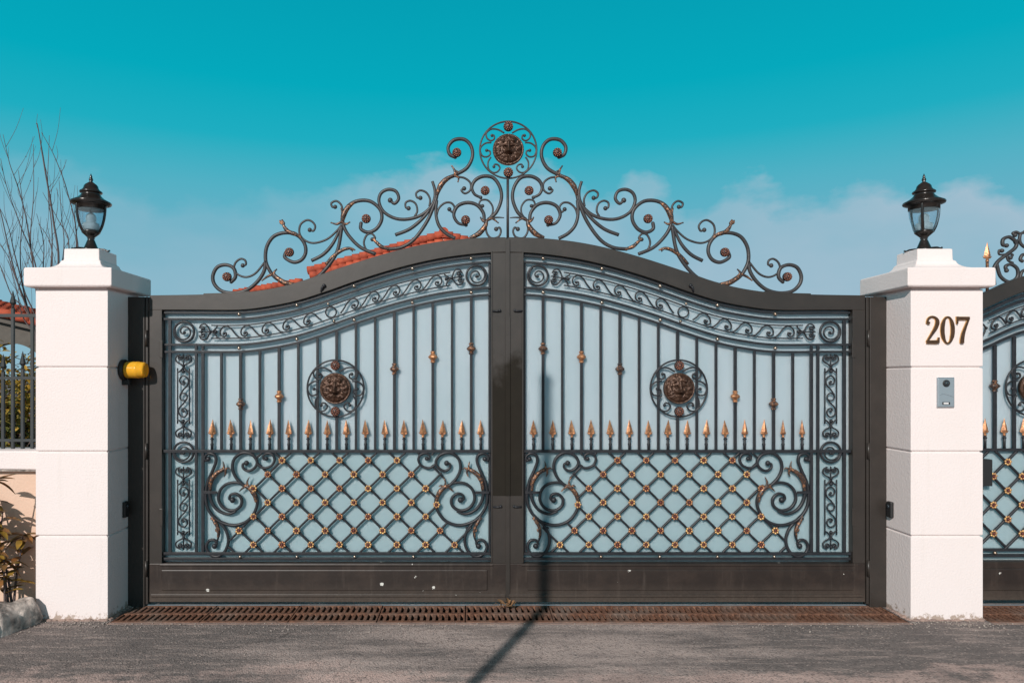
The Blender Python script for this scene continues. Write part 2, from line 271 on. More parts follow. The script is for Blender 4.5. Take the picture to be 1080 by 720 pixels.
# ------------------------------------------------------------------ mesh helpers
WO = {}
def link(o, parent, wloc):
    COL.objects.link(o)
    if parent is not None:
        o.parent = parent; o.location = Vector(wloc) - WO[parent.name]
    else: o.location = wloc
    WO[o.name] = Vector(wloc)
    return o
def tag(o, label=None, cat=None, group=None, kind=None):
    if label: o['label'] = label
    if cat: o['category'] = cat
    if group: o['group'] = group
    if kind: o['kind'] = kind
    return o
def thing(name, loc, label, cat, group=None):
    o = bpy.data.objects.new(name, None); o.empty_display_size = 0.1
    link(o, None, loc); return tag(o, label, cat, group)
def catmull(P, n=6, closed=False):
    P = [Vector(p) for p in P]; out = []
    m = len(P)
    rng = range(m) if closed else range(m-1)
    for i in rng:
        if closed: a, b, c, d = P[(i-1) % m], P[i], P[(i+1) % m], P[(i+2) % m]
        else: a, b, c, d = P[max(i-1, 0)], P[i], P[i+1], P[min(i+2, m-1)]
        for k in range(n):
            t = k/n
            out.append(0.5*((2*b)+(c-a)*t+(2*a-5*b+4*c-d)*t*t+(3*b-a-3*c+d)*t**3))
    if not closed: out.append(P[-1])
    return out
class MB:
    def __init__(s): s.v = []; s.f = []; s.sm = []; s.mi = []; s.cur = 0
    def face(s, idx, smooth=False): s.f.append(idx); s.sm.append(smooth); s.mi.append(s.cur)
    def hexa(s, p):      # 8 points: bottom 4, top 4
        b = len(s.v); s.v += [tuple(q) for q in p]
        for q in ((0,3,2,1),(4,5,6,7),(0,1,5,4),(1,2,6,5),(2,3,7,6),(3,0,4,7)): s.face([b+i for i in q])
    def box(s, x0, x1, y0, y1, z0, z1):
        s.hexa([(x0,y0,z0),(x1,y0,z0),(x1,y1,z0),(x0,y1,z0),(x0,y0,z1),(x1,y0,z1),(x1,y1,z1),(x0,y1,z1)])
    def strip(s, top, bot, y0, y1):      # lists of (x,z), extruded from y0 to y1
        b = len(s.v); n = len(top)
        for (xt, zt), (xb, zb) in zip(top, bot):
            s.v += [(xt,y0,zt),(xb,y0,zb),(xb,y1,zb),(xt,y1,zt)]
        for i in range(n-1):
            a = b+4*i; c = a+4
            s.face([a,a+1,c+1,c]); s.face([a+1,a+2,c+2,c+1], True); s.face([a+2,a+3,c+3,c+2]); s.face([a+3,a,c,c+3], True)
        s.face([b,b+3,b+2,b+1]); a = b+4*(n-1); s.face([a,a+1,a+2,a+3])
    def tube(s, pts, r, sides=8, flat=1.0, cap=True, smooth=True):
        pts = [Vector(p) for p in pts]; n = len(pts)
        if not hasattr(r, '__len__'): r = [r]*n
        elif len(r) != n:
            q = len(r)-1; r = [r[min(int(i/(n-1)*q), q-1)]*(1-((i/(n-1)*q)-min(int(i/(n-1)*q), q-1))) + r[min(int(i/(n-1)*q), q-1)+1]*((i/(n-1)*q)-min(int(i/(n-1)*q), q-1)) for i in range(n)]
        b = len(s.v); up = None
        for i, p in enumerate(pts):
            t = (pts[min(i+1, n-1)]-pts[max(i-1, 0)])
            t = t.normalized() if t.length > 1e-9 else Vector((0,0,1))
            ref = Vector((0,1,0)) if abs(t.y) < 0.95 else Vector((1,0,0))
            u = t.cross(ref).normalized(); v = u.cross(t).normalized()
            for k in range(sides):
                a = 2*math.pi*(k+0.5)/sides
                s.v.append(tuple(p+u*math.cos(a)*r[i]+v*math.sin(a)*r[i]*flat))
        for i in range(n-1):
            for k in range(sides):
                a = b+i*sides+k; c = b+i*sides+(k+1) % sides
                s.face([a, c, c+sides, a+sides], smooth)
        if cap:
            s.face([b+k for k in range(sides)][::-1]); s.face([b+(n-1)*sides+k for k in range(sides)])
    def lathe(s, prof, c, n=20, axis='z', smooth=True, rot=0.0, sq=None):
        b = len(s.v); c = Vector(c)
        for r, h in prof:
            for k in range(n):
                a = 2*math.pi*k/n+rot
                x, y = r*math.cos(a), r*math.sin(a)
                if axis == 'z': q = (x, y, h)
                elif axis == 'x': q = (h, x, y)
                else: q = (x, h, y)
                s.v.append(tuple(c+Vector(q)))
        for i in range(len(prof)-1):
            for k in range(n):
                a = b+i*n+k; d = b+i*n+(k+1) % n
                s.face([a, d, d+n, a+n], smooth)
        s.face([b+k for k in range(n)][::-1]); s.face([b+(len(prof)-1)*n+k for k in range(n)])
    def ball(s, c, r, sc=(1,1,1), n=10, m=7):
        b = len(s.v); c = Vector(c)
        for i in range(1, m):
            th = math.pi*i/m
            for k in range(n):
                a = 2*math.pi*k/n
                s.v.append((c.x+r*sc[0]*math.sin(th)*math.cos(a), c.y+r*sc[1]*math.sin(th)*math.sin(a), c.z+r*sc[2]*math.cos(th)))
        t = len(s.v); s.v.append((c.x, c.y, c.z+r*sc[2])); s.v.append((c.x, c.y, c.z-r*sc[2]))
        for i in range(m-2):
            for k in range(n):
                a = b+i*n+k; d = b+i*n+(k+1) % n
                s.face([a, a+n, d+n, d], True)
        for k in range(n):
            s.face([t, b+k, b+(k+1) % n], True); s.face([t+1, b+(m-2)*n+(k+1) % n, b+(m-2)*n+k], True)
    def square_loft(s, prof, c):
        b = len(s.v)
        for h, z in prof:
            for sx, sy in ((-1,-1),(1,-1),(1,1),(-1,1)): s.v.append((c[0]+sx*h, c[1]+sy*h, c[2]+z))
        for i in range(len(prof)-1):
            for k in range(4):
                a = b+4*i+k; d = b+4*i+(k+1) % 4
                s.face([a, d, d+4, a+4])
        s.face([b+3,b+2,b+1,b]); e = b+4*(len(prof)-1); s.face([e,e+1,e+2,e+3])
    def mesh(s, name, mats, origin=(0,0,0)):
        me = bpy.data.meshes.new(name); o = Vector(origin)
        me.from_pydata([tuple(Vector(v)-o) for v in s.v], [], s.f)
        for m_ in (mats if isinstance(mats, (list, tuple)) else [mats]): me.materials.append(m_)
        me.polygons.foreach_set('use_smooth', s.sm); me.polygons.foreach_set('material_index', s.mi)
        import bmesh
        bm = bmesh.new(); bm.from_mesh(me); bmesh.ops.recalc_face_normals(bm, faces=bm.faces); bm.to_mesh(me); bm.free()
        me.update(); return me
    def build(s, name, mats, parent=None, bevel=0, origin=None):
        if origin is None:
            xs = [v[0] for v in s.v]; ys = [v[1] for v in s.v]; zs = [v[2] for v in s.v]
            origin = ((min(xs)+max(xs))/2, (min(ys)+max(ys))/2, min(zs) if parent is None else (min(zs)+max(zs))/2)
        o = bpy.data.objects.new(name, s.mesh(name, mats, origin)); link(o, parent, origin)
        if bevel:
            b = o.modifiers.new('bevel', 'BEVEL'); b.width = bevel; b.segments = 2; b.limit_method = 'ANGLE'; b.angle_limit = R(40)
        return o
def inst(name, me, parent, wloc, rot=(0,0,0), sc=1.0):
    o = bpy.data.objects.new(name, me); link(o, parent, wloc); o.rotation_euler = rot
    o.scale = (sc, sc, sc) if not hasattr(sc, '__len__') else sc
    return o

def W(px, py, D):      # where a sight line at a known distance stands
    return Vector((CX+(px-497)*D/750, CY+D, CZ+(400-py)*D/750))
U = 1/165.0            # one drawing unit on the gate plane, in metres
def interp(tab, x):
    if x <= tab[0][0]: return tab[0][1]
    for (a, b), (c, d) in zip(tab, tab[1:]):
        if x <= c:
            return b+(d-b)*(x-a)/(c-a)
    return tab[-1][1]
def smooth_tab(tab):
    P = catmull([(a, b, 0) for a, b in tab], 8); return [(p.x, p.y) for p in P]

# ================================================================== SETTING
# ---- ground with a slot for the drains
g = MB()
DY0, DY1 = -0.285, 0.045
def gq(x0, x1, y0, y1, z=0.0):
    b = len(g.v); g.v += [(x0,y0,z),(x1,y0,z),(x1,y1,z),(x0,y1,z)]; g.face([b,b+1,b+2,b+3])
DRAINS = [(-2.40, 2.40), (2.885, 3.95)]
gq(-600, 600, -600, DY0-0.03); gq(-600, 600, DY1+0.01, 600)
gq(-600, -2.40, DY0-0.03, DY1+0.01); gq(2.40, 2.885, DY0-0.03, DY1+0.01); gq(3.95, 600, DY0-0.03, DY1+0.01)
tag(g.build('ground', M['asphalt'], origin=(0,0,0)), kind='structure')
for a, b in DRAINS:
    t = MB()
    t.box(a, b, DY0-0.03, DY0, -0.14, -0.002); t.box(a, b, DY1-0.002, DY1+0.01, -0.14, -0.002); t.box(a, b, DY0, DY1-0.002, -0.16, -0.14)
    lp = MB(); lp.box(a, b, DY0-0.03, DY0+0.002, -0.05, 0.0015); tag(lp.build('drain_lip', M['concrete']), kind='structure')
    tag(t.build('drain_channel', M['channelshade']), kind='structure')

# ---- drain grates
SECT = []
a, b = -2.395, 2.395
for k in range(9): SECT.append((a+(b-a)*k/9, a+(b-a)*(k+1)/9))
SECT += [(2.89, 3.42), (3.42, 3.945)]
ords = ['first','second','third','fourth','fifth','sixth','seventh','eighth','ninth']
for k, (x0, x1) in enumerate(SECT):
    m = MB(); x0 += 0.003; x1 -= 0.003; zt = 0.004 + random.uniform(-0.0015, 0.0015)
    y0, y1 = DY0+0.004, DY1-0.006; ym = (y0+y1)/2
    m.box(x0, x1, y0, y0+0.030, -0.028, zt); m.box(x0, x1, y1-0.026, y1, -0.028, zt); m.box(x0, x1, ym-0.014, ym+0.014, -0.028, zt)
    n = 14
    for i in range(n+1):
        xc = x0+(x1-x0)*i/n; h = 0.0100
        xa, xb = max(x0, xc-h), min(x1, xc+h)
        sk = 0.0
        for (ya, yb) in ((y0+0.030, ym-0.014), (ym+0.014, y1-0.026)):
            m.box(xa, xb, ya, yb, -0.013, zt-0.0015)
    o = m.build('drain_grate', M['rust'], bevel=0.0015)
    if k < 9:
        lab = f'rusty slotted drain grate under the double gate, {ords[k]} section from the left pillar'
    else: lab = 'rusty slotted drain grate right of the numbered pillar, ' + ('next to the pillar' if k == 9 else 'farther from the pillar')
    tag(o, lab, 'drain grate', 'rusty drain grates along the gate line')

# ================================================================== PILLARS
PCY = -0.027; HW = 0.218
def pillar(cx, label, shift=0.0):
    c = (cx, PCY, 0.0)
    root = thing('gate_pillar', c, label, 'pillar', 'white masonry pillars')
    body = MB()
    prof = [(HW-0.002, -0.05), (HW, 0.02)]
    for zj in (0.51, 1.02, 1.53):
        prof += [(HW, zj-0.009), (HW-0.003, zj-0.006), (HW-0.012, zj-0.003), (HW-0.012, zj+0.002), (HW-0.003, zj+0.005), (HW, zj+0.008)]
    prof += [(HW, 1.998), (HW-0.012, 2.001), (HW-0.012, 2.012)]
    body.square_loft(prof, c)
    body.build('shaft', M['white'], root, bevel=0.006)
    cap = MB()
    q = [(0.255, 2.011), (0.2635, 2.018), (0.2635, 2.122)]
    for i in range(0, 9):
        u = i/8
        q.append((0.258-0.135*math.sin(u*math.pi/2)**1.0, 2.126+0.062*(1-math.cos(u*math.pi/2))))
    q += [(0.1105, 2.196), (0.109, 2.262), (0.105, 2.267)]
    cap.square_loft(q, c)
    cap.build('cap', M['white'], root, bevel=0.005)
    ap = MB()     # rough mortar foot
    N_ = 26
    for side in range(4):
        for i in range(N_):
            t_ = (i+random.random())/N_*2-1
            d = {0:(t_*HW, -HW-0.004), 1:(HW+0.004, t_*HW), 2:(t_*HW, HW+0.004), 3:(-HW-0.004, t_*HW)}[side]
            ap.ball((cx+d[0], PCY+d[1], 0.0), random.uniform(0.006, 0.017), (1.6, 1.0, 0.8), 6, 5)
    ap.build('mortar_foot', M['concrete'], root)
    return root
XP = 2.646
pillar(-XP, 'plain white block pillar with an amber warning lamp, left of the double gate')
pillar(XP, 'white block pillar carrying the brass house number and the steel intercom')
pillar(4.20, 'white block pillar beyond the narrow gate at the right')

# ---- lanterns
def lantern(cx, ribs, label):
    c = Vector((cx, PCY, 2.267)); u = 0.00602
    root = thing('pillar_lantern', c, label, 'lantern', 'black urn lanterns on the pillars')
    def P(l): return [(r*u*0.87, (261-y)*u) for r, y in l]     # radii seen widened by the wide lens
    m = MB()
    m.lathe(P([(12,260.4),(9.2,258.6),(7.4,256.4),(5.6,252.4),(4.3,249.4),(3.5,248.2),(4.4,247.4),(3.8,246.6),(6.0,244.6),(8.6,242.6),(10.3,241.2),(10.4,239.6),(9.4,238.9)]), c, 24)
    m.build('pedestal', M['lantern'], root)
    m = MB(); m.lathe(P([(13,261),(13.6,260),(13,258.6),(9,258.0),(7,257.0)]), c, 24)
    for a in ribs + [r_+180 for r_ in ribs]:
        d = Vector((math.sin(R(a)), -math.cos(R(a)), 0))
        pts = catmull([c+d*0.05+Vector((0,0,0.016)), c+d*0.085+Vector((0,0,0.012)), c+d*0.105+Vector((0,0,0.003)), c+d*0.118+Vector((0,0,0.007))], 4)
        m.tube(pts, 0.006, 6)
    m.build('foot', M['lantern'], root)
    gl = [(9.3,240.2),(12.3,235),(14.6,228),(15.9,220.5),(16.3,212.4)]
    glc = [(p.x, p.y) for p in catmull([(a, b, 0) for a, b in gl], 5)]
    m = MB()
    b0 = len(m.v); n = 32
    prof = P(glc) + [(r-0.0025, h) for r, h in P(glc)][::-1]
    for r_, h in prof:
        for k in range(n):
            a = 2*math.pi*k/n; m.v.append((c.x+r_*math.cos(a), c.y+r_*math.sin(a), c.z+h))
    L_ = len(prof)
    for i in range(L_):
        for k in range(n):
            A = b0+i*n+k; B = b0+i*n+(k+1) % n; j = ((i+1) % L_)
            m.face([A, B, b0+j*n+(k+1) % n, b0+j*n+k], True)
    m.build('glass', M['glass'], root)
    for a in ribs:
        d = Vector((math.sin(R(a)), -math.cos(R(a)), 0)); m = MB()
        m.tube([c+d*(r_+0.003)+Vector((0,0,h)) for r_, h in P(glc)], 0.0095, 6, 0.55)
        m.build('rib', M['lantern'], root)
    m = MB(); m.lathe(P([(16.8,217.0),(16.9,213.0),(19.0,212.2),(22.4,211.0),(23.0,209.8),(22.4,208.8),(19.6,207.6),(15.6,205.6),(12.4,203.2),(10.8,201.4),(10.4,200.0),(12.2,199.4),(12.8,198.4),(12.2,197.5),(9.8,196.2),(8.4,194.2),(7.9,192.2),(6.4,190.4),(4.2,189.0),(3.2,188.2)]), c, 36)
    m.build('roof', M['lantern'], root)
    m = MB(); m.lathe(P([(3.0,188.6),(1.7,187.2),(2.5,185.6),(2.2,184.2),(1.4,183.0),(1.6,182.0),(0.9,180.6),(0.2,178.8)]), c, 12)
    m.build('finial', M['lantern'], root)
    m = MB(); m.lathe(P([(8.4,239.8),(9.2,237),(9.8,234),(9.0,231.5),(6.0,230.6),(5.6,229),(6.0,226),(5.2,223),(2.8,221.0),(0.3,220.6)]), c, 16)
    m.build('bulb', M['bulb'], root)
lantern(-XP, [92, -36, 208], 'black urn lantern with clear glass on the plain left pillar')
lantern(XP, [-38, 82, 202], 'black urn lantern with clear glass on the pillar numbered 207')

# ---- hinge posts beside the pillars
for sgn, lab in ((-1, 'dark brown steel post between the plain left pillar and the double gate'), (1, 'dark brown steel post between the double gate and the numbered pillar')):
    root = thing('gate_post', (sgn*2.36, 0.03, 0), lab, 'gate post', 'steel posts holding the double gate')
    m = MB(); e0, e1 = sorted((sgn*(XP-HW-0.001), sgn*2.320)); m.box(e0, e1, 0.004, 0.09, 0.0, 1.984)
    m.build('post', M['frame'], root, bevel=0.003)
    m = MB(); e0, e1 = sorted((sgn*2.314, sgn*2.298)); m.box(e0, e1, 0.004, 0.06, 0.02, 1.984)
    m.build('edge_strip', M['frame'], root, bevel=0.002)
    m = MB(); e0, e1 = sorted((sgn*2.3205, sgn*2.3135)); m.box(e0, e1, 0.03, 0.06, 0.02, 1.98)
    m.build('seal', M['black'], root)
    for z in (0.25, 1.0, 1.72):
        m = MB(); m.lathe([(0.009, z-0.05), (0.009, z+0.05)], (sgn*2.306, -0.004, 0), 12)
        m.build('hinge', M['frame'], root)

# ================================================================== ORNAMENTS (shared meshes)
def rosette_mesh(r, petals=8, depth=0.5):
    m = MB(); m.cur = 0
    m.ball((0, 0.1*r, 0), r*0.80, (1, 0.45, 1), 14, 7)
    m.cur = 1
    for k in range(petals):
        a = 2*math.pi*(k+0.5)/petals
        m.ball((math.cos(a)*r*0.66, -0.22*r, math.sin(a)*r*0.66), r*0.30, (1, 0.75, 1), 8, 5)
    m.cur = 2; m.ball((0, -0.34*r, 0), r*0.30, (1, 0.8, 1), 8, 5)
    return m
ME_FLOWER = rosette_mesh(1.0, 7).mesh('rosette', [M['iron'], M['gold'], M['oxblood']])
ME_FLOWER_RED = rosette_mesh(1.0, 7).mesh('rosette', [M['iron'], M['copper'], M['oxblood']])
def crest_rosette():
    m = MB(); m.cur = 0; m.ball((0,0,0), 1.0, (1, 0.8, 1), 16, 10); m.cur = 1
    for ring, (rr, n, s) in enumerate(((0.80, 12, 0.16), (0.52, 8, 0.17))):
        for k in range(n):
            a = 2*math.pi*(k+0.5*ring)/n; y = -0.8*math.sqrt(max(0, 1-rr*rr))
            m.ball((math.cos(a)*rr, y-0.03, math.sin(a)*rr), s, (1, 0.6, 1), 7, 5)
    m.ball((0, -0.8, 0), 0.22, (1, 0.6, 1), 8, 5)
    return m
M['bosscopper'] = mat('tarnished_copper_boss', (0.34, 0.13, 0.08), 0.42, metal=0.5, var=0.9, vscale=50, var_col=(0.09, 0.04, 0.03))
ME_BOSS = crest_rosette().mesh('rosette', [M['iron'], M['bosscopper']])
def spearhead_mesh():
    m = MB(); u = U
    prof = [(0.2,17.5),(1.3,13),(2.6,8.5),(3.4,5.0),(3.0,3.2),(1.6,1.6),(1.2,0.4)]
    b = len(m.v)
    for r, h in prof:
        for k in range(8):
            a = 2*math.pi*k/8
            rr = r if k % 2 == 0 else r*0.62
            m.v.append((rr*u*math.cos(a), rr*u*math.sin(a)*0.55, h*u))
    for i in range(len(prof)-1):
        for k in range(8):
            A = b+i*8+k; B = b+i*8+(k+1) % 8; m.face([A, B, B+8, A+8])
    m.face([b+k for k in range(8)][::-1]); m.face([b+6*8+k for k in range(8)])
    for s in (-1, 1):
        m.tube([(0,0,3.2*u), (s*2.6*u,0,2.8*u), (s*4.4*u,0,4.2*u)], [1.1*u, 0.9*u, 0.25*u], 6)
    m.ball((0,0,-0.3*u), 1.7*u, (1,1,0.7), 8, 5)
    return m
ME_SPEAR = spearhead_mesh().mesh('spearhead', [M['copper']])
def knuckle_mesh():
    m = MB(); u = U
    m.lathe([(2.0*u,-6.2*u),(2.7*u,-5.6*u),(2.7*u,-4.6*u),(1.9*u,-4.0*u),(2.6*u,-2.8*u),(4.7*u,-0.9*u),(5.0*u,0),(4.7*u,0.9*u),(2.6*u,2.8*u),(1.9*u,4.0*u),(2.7*u,4.6*u),(2.7*u,5.6*u),(2.0*u,6.2*u)], (0,0,0), 10, smooth=False)
    return m
ME_KNUCKLE = knuckle_mesh().mesh('knuckle', [M['gilt']]); ME_KNUCKLE2 = knuckle_mesh().mesh('knuckle', [M['copper']])
mm = MB(); mm.ball((0,0,0), 2.1*U, (1,1,1), 12, 8); ME_STUD = mm.mesh('stud', [M['stud']])

def lion_mesh():
    m = MB(); nr, na = 34, 84; r0 = 16.4*U
    def H(x, z):
        r = math.hypot(x, z); a = math.atan2(z, x)
        h = 0.30*math.sqrt(max(0, 1-min(1, r/0.93)**2))
        mane = max(0, min(1, (r-0.46)/0.12))*max(0, min(1, (0.90-r)/0.1))
        h += mane*0.10*(0.5+0.5*math.sin(13*a+7*r*(1 if int(a*3) % 2 else -1)))+mane*0.05*math.sin(29*a+18*r)
        def gb(cx, cz, sx, sz, k): return k*math.exp(-((x-cx)/sx)**2-((z-cz)/sz)**2)
        h += gb(0,-0.02,0.11,0.30,0.20)             # nose bridge
        h += gb(0,-0.20,0.20,0.11,0.20)             # muzzle
        h += gb(0.13,-0.24,0.11,0.09,0.10)+gb(-0.13,-0.24,0.11,0.09,0.10)
        h -= gb(0,-0.37,0.20,0.035,0.16)            # mouth
        h += gb(0,-0.47,0.13,0.08,0.14)             # chin
        h += gb(0.24,0.19,0.15,0.05,0.14)+gb(-0.24,0.19,0.15,0.05,0.14)   # brows
        h -= gb(0.22,0.08,0.09,0.05,0.15)+gb(-0.22,0.08,0.09,0.05,0.15)
        h += gb(0.22,0.075,0.045,0.032,0.12)+gb(-0.22,0.075,0.045,0.032,0.12)
        h += gb(0.30,-0.10,0.10,0.12,0.07)+gb(-0.30,-0.10,0.10,0.12,0.07)
        h += gb(0.34,0.48,0.09,0.09,0.14)+gb(-0.34,0.48,0.09,0.09,0.14)   # ears
        h += gb(0,0.40,0.08,0.16,0.10)
        if r > 0.90: h = 0.13*math.sqrt(max(0, 1-((r-0.95)/0.055)**2))
        return h
    b = len(m.v); m.v.append((0, -H(0,0)*r0, 0))
    for i in range(1, nr+1):
        r = i/nr
        for k in range(na):
            a = 2*math.pi*k/na; x, z = r*math.cos(a), r*math.sin(a)
            m.v.append((x*r0, -H(x, z)*r0, z*r0))
    for k in range(na): m.face([b, b+1+k, b+1+(k+1) % na], True)
    for i in range(nr-1):
        for k in range(na):
            A = b+1+i*na+k; B = b+1+i*na+(k+1) % na
            m.face([A, A+na, B+na, B], True)
    # rim side and back
    e = b+1+(nr-1)*na; n0 = len(m.v)
    for k in range(na):
        x, y, z = m.v[e+k]; m.v.append((x, 0.012, z))
    for k in range(na): m.face([e+k, n0+k, n0+(k+1) % na, e+(k+1) % na], True)
    m.face([n0+k for k in range(na)])
    return m
ME_LION = lion_mesh().mesh('lion_head', [M['bronze']])

def medallion(parent, c, R_=30.0, iron=None):
    """ring with C scrolls round a lion head; c is a world point"""
    iron = iron or M['iron']; c = Vector(c); u = U*R_/30.0
    ring = MB(); n = 48
    ring.tube([c+Vector((math.cos(2*math.pi*k/n)*30*u, 0, math.sin(2*math.pi*k/n)*30*u)) for k in range(n+1)], 0.95*U, 8, cap=False)
    md = ring.build('medallion', iron, parent, origin=tuple(c))
    P1 = [(385,200),(440,170),(500,165),(545,200),(540,245),(505,268),(475,250),(478,222),(495,222)]
    P2 = [(500,285),(550,290),(590,320),(600,360),(580,405),(540,412),(512,390),(515,362),(543,355)]
    P3 = [(505,415),(530,460),(525,520),(490,552),(450,548),(425,515),(440,485),(470,480),(478,500)]
    for s in (-1, 1):
        for P_ in (P1, P2, P3):
            m = MB(); q = [c+Vector((s*(x-350)/8.47*u, 0, -(y-350)/8.47*u)) for x, y in P_]
            m.tube(catmull(q, 5), 0.95*U, 6); m.ball(q[-1], 1.7*U)
            m.build('scroll', iron, md)
    inst('lion_head', ME_LION, md, c+Vector((0,-0.006,0)), sc=R_/30)
    for dz in (-24.2, 24.2): inst('rosette', ME_BOSS, md, c+Vector((0,-0.006,dz*u)), sc=5.2*u)
    return md

# ================================================================== THE LEAVES OF THE DOUBLE GATE
ST = smooth_tab([(150,331),(200,331),(252,331),(283,327.5),(313,321.5),(345,311.5),(373,301.5),(404,291.5),(435,283),(466,276.5),(497,272.3),(518,270.6),(540,270)])
OT = smooth_tab([(150,311.5),(210,310.5),(250,309),(285,304.5),(315,297.5),(340,289),(373,278),(404,268.5),(435,260.5),(466,254.8),(497,251.6),(518,250.7),(540,250.5)])
def s_(x): return interp(ST, x)
def top_(x): return interp(OT, x)
def lin(a, b, n): return [a+(b-a)*i/n for i in range(n+1)]
CREST_A = (5.54, 210, 190); CREST_B = (4.0, 340, 110); SCR = (5.54, 210, 470)
def T(f, pts): return [(f[1]+x/f[0], f[2]+y/f[0]) for x, y in pts]

def leaf(side):
    left = side < 0
    def mx_(px): return (px-535)*U if left else (535-px)*U
    def G(px, py, y=0.0): return Vector((mx_(px), y, CZ+(400-py)*U))
    root = thing('gate_leaf', (side*2.29, 0.03, 0.0),
        'left leaf of the arched double gate, pale blue sheet behind dark ironwork' if left else 'right leaf of the arched double gate, with the dark seam strip and shadow',
        'gate', 'leaves of the double driveway gate')
    def bx(m, x0, x1, y0, y1, p0, p1):   # px box: x range, depth range, py range
        a, b = sorted((mx_(x0), mx_(x1))); m.box(a, b, y0, y1, CZ+(400-p1)*U, CZ+(400-p0)*U)
    def curve_strip(m, x0, x1, f1, f2, y0, y1, n=60):
        xs = lin(x0, x1, n); m.strip([(mx_(x), CZ+(400-f1(x))*U) for x in xs], [(mx_(x), CZ+(400-f2(x))*U) for x in xs], y0, y1)
    xo, xi, xj, xe = 157.5, 171, 518, 534.6
    # frame ---------------------------------------------------------------
    m = MB(); curve_strip(m, xo, xe, top_, lambda x: s_(x)-4.2, 0.0, 0.07); m.build('top_rail', M['frame'], root, bevel=0.003)
    m = MB(); bx(m, xo, xi, 0.0, 0.07, s_(xi)-4.3, 594.0); m.build('stile', M['frame'], root, bevel=0.003)
    m = MB(); bx(m, xj, xe, 0.0, 0.07, s_(xj)-4.3, 594.0); m.build('stile', M['frame'], root, bevel=0.003)
    m = MB(); bx(m, xo, xe, 0.0, 0.07, 594.0, 634.5); kick = m.build('bottom_rail', M['kick'], root, bevel=0.003)
    m = MB(); bx(m, 170.5, 514, -0.007, 0.004, 600.5, 622.0); m.build('kick_plate', M['kick'], kick, bevel=0.004)
    m = MB(); bx(m, xo+2, xe-1.5, -0.009, 0.004, 626.0, 629.0); m.build('drip_rail', M['kick'], kick, bevel=0.002)
    m = MB(); bx(m, 169, 520, -0.008, 0.004, 594.6, 596.4); m.build('moulding', M['kick'], kick, bevel=0.002)
    # a thin bead round the opening
    m = MB(); curve_strip(m, xi-1.4, xj+1.4, lambda x: s_(x)-6.0, lambda x: s_(x)-4.4, -0.006, 0.003)
    bx(m, xi-1.5, xi+0.1, -0.0062, 0.003, s_(xi)-4.3, 592.8); bx(m, xj-0.1, xj+1.5, -0.0062, 0.003, s_(xj)-4.3, 592.8)
    m.build('bead', M['frame'], root, bevel=0.001)
    m = MB(); curve_strip(m, xi+0.05, xj-0.05, lambda x: s_(x)-4.1, lambda x: 593.9, 0.044, 0.0695); m.build('sheet', M['panel'], root)
    # weather strip on the top of the arch
    m = MB(); curve_strip(m, 214, 262, lambda x: top_(x)-1.2, lambda x: top_(x)+0.2, 0.01, 0.06, 16); m.build('top_strip', M['frame'], root)
    # rails ----------------------------------------------------------------
    ya, yb = 0.008, 0.028
    def rail_curve(k, th=1.5, x0=172, x1=517.5, y0=ya, y1=yb):
        m = MB(); curve_strip(m, x0, x1, lambda x: s_(x)+k-th, lambda x: s_(x)+k+th, y0, y1); return m.build('rail', M['iron'], root, bevel=0.0012)
    rail_curve(-1.6, 1.1, y0=0.012, y1=0.03); rail_curve(5.2, 1.15); rail_curve(32.3, 1.15); rail_curve(39.8, 1.2)
    def vbar(x, p0, p1, wd=1.5, name='bar', y0=ya+0.002, y1=yb-0.002, parent=None):
        m = MB(); bx(m, x-wd, x+wd, y0, y1, p0, p1); return m.build(name, M['iron'], parent or root, bevel=0.0012)
    def hbar(p, x0, x1, wd=1.5, y0=ya, y1=yb, name='rail'):
        m = MB(); bx(m, x0, x1, y0, y1, p-wd, p+wd); return m.build(name, M['iron'], root, bevel=0.0012)
    hbar(475.8, 171.5, 517.5, 1.5); hbar(584.0, 171.5, 517.5, 1.4); hbar(589.6, 171.5, 517.5, 1.3, 0.010, 0.03)
    vbar(178.2, s_(178)+6.6, 582.5, 1.6); vbar(206.0, s_(206)+41.4, 582.5, 1.3); vbar(213.0, s_(213)+41.4, 582.5, 1.5)
    for x in (206, 213): vbar(x, s_(x)+33.7, s_(x)+38.3, 1.3, 'rail_tie')
    vbar(516.4, s_(516)+6.6, 582.5, 1.2, y0=0.02, y1=0.034)
    # bars
    BX = [232.6+20.34*k for k in range(14)]
    KN = {1: 426, 3: 418, 9: 389, 11: 376.3, 13: 367.5}
    for k, x in enumerate(BX):
        if k == 6:
            b = vbar(x, s_(x)+41.2, 379, 1.5); vbar(x, 440, 474.2, 1.5)
            continue
        wdt = 1.5 if k in KN else 1.25
        b = vbar(x, s_(x)+41.2, 474.2, wdt)
        if k in KN: inst('knuckle', ME_KNUCKLE if k % 4 == 1 else ME_KNUCKLE2, b, G(x, KN[k], 0.018))
    for k in range(15):
        x = 222.6+20.32*k
        m = MB(); m.tube([G(x, 474.3, 0.018), G(x, 470, 0.018), G(x, 468.5, 0.018), G(x, 467, 0.018), G(x, 460.8, 0.018)], [1.5*U, 1.5*U, 1.9*U, 1.3*U, 1.3*U], 8)
        m.tube([G(x, 463.6, 0.018), G(x, 462.4, 0.018)], 2.0*U, 8)
        sp = m.build('spear', M['iron'], root)
        h = inst('spearhead', ME_SPEAR, sp, G(x+random.uniform(-.2, .2), 460.2, 0.018), rot=(0, R(random.uniform(-2.5, 2.5)), R(random.uniform(-25, 25))), sc=random.uniform(0.97, 1.03))
    # studs
    for x in (252, 313, 373.5, 435, 497): inst('stud', ME_STUD, root, G(x, s_(x)+0.2, 0.006)); inst('stud', ME_STUD, root, G(x, s_(x)+36.0, 0.006))
    for x in (253, 313, 374, 436): inst('stud', ME_STUD, root, G(x, 587, 0.006), sc=0.85)
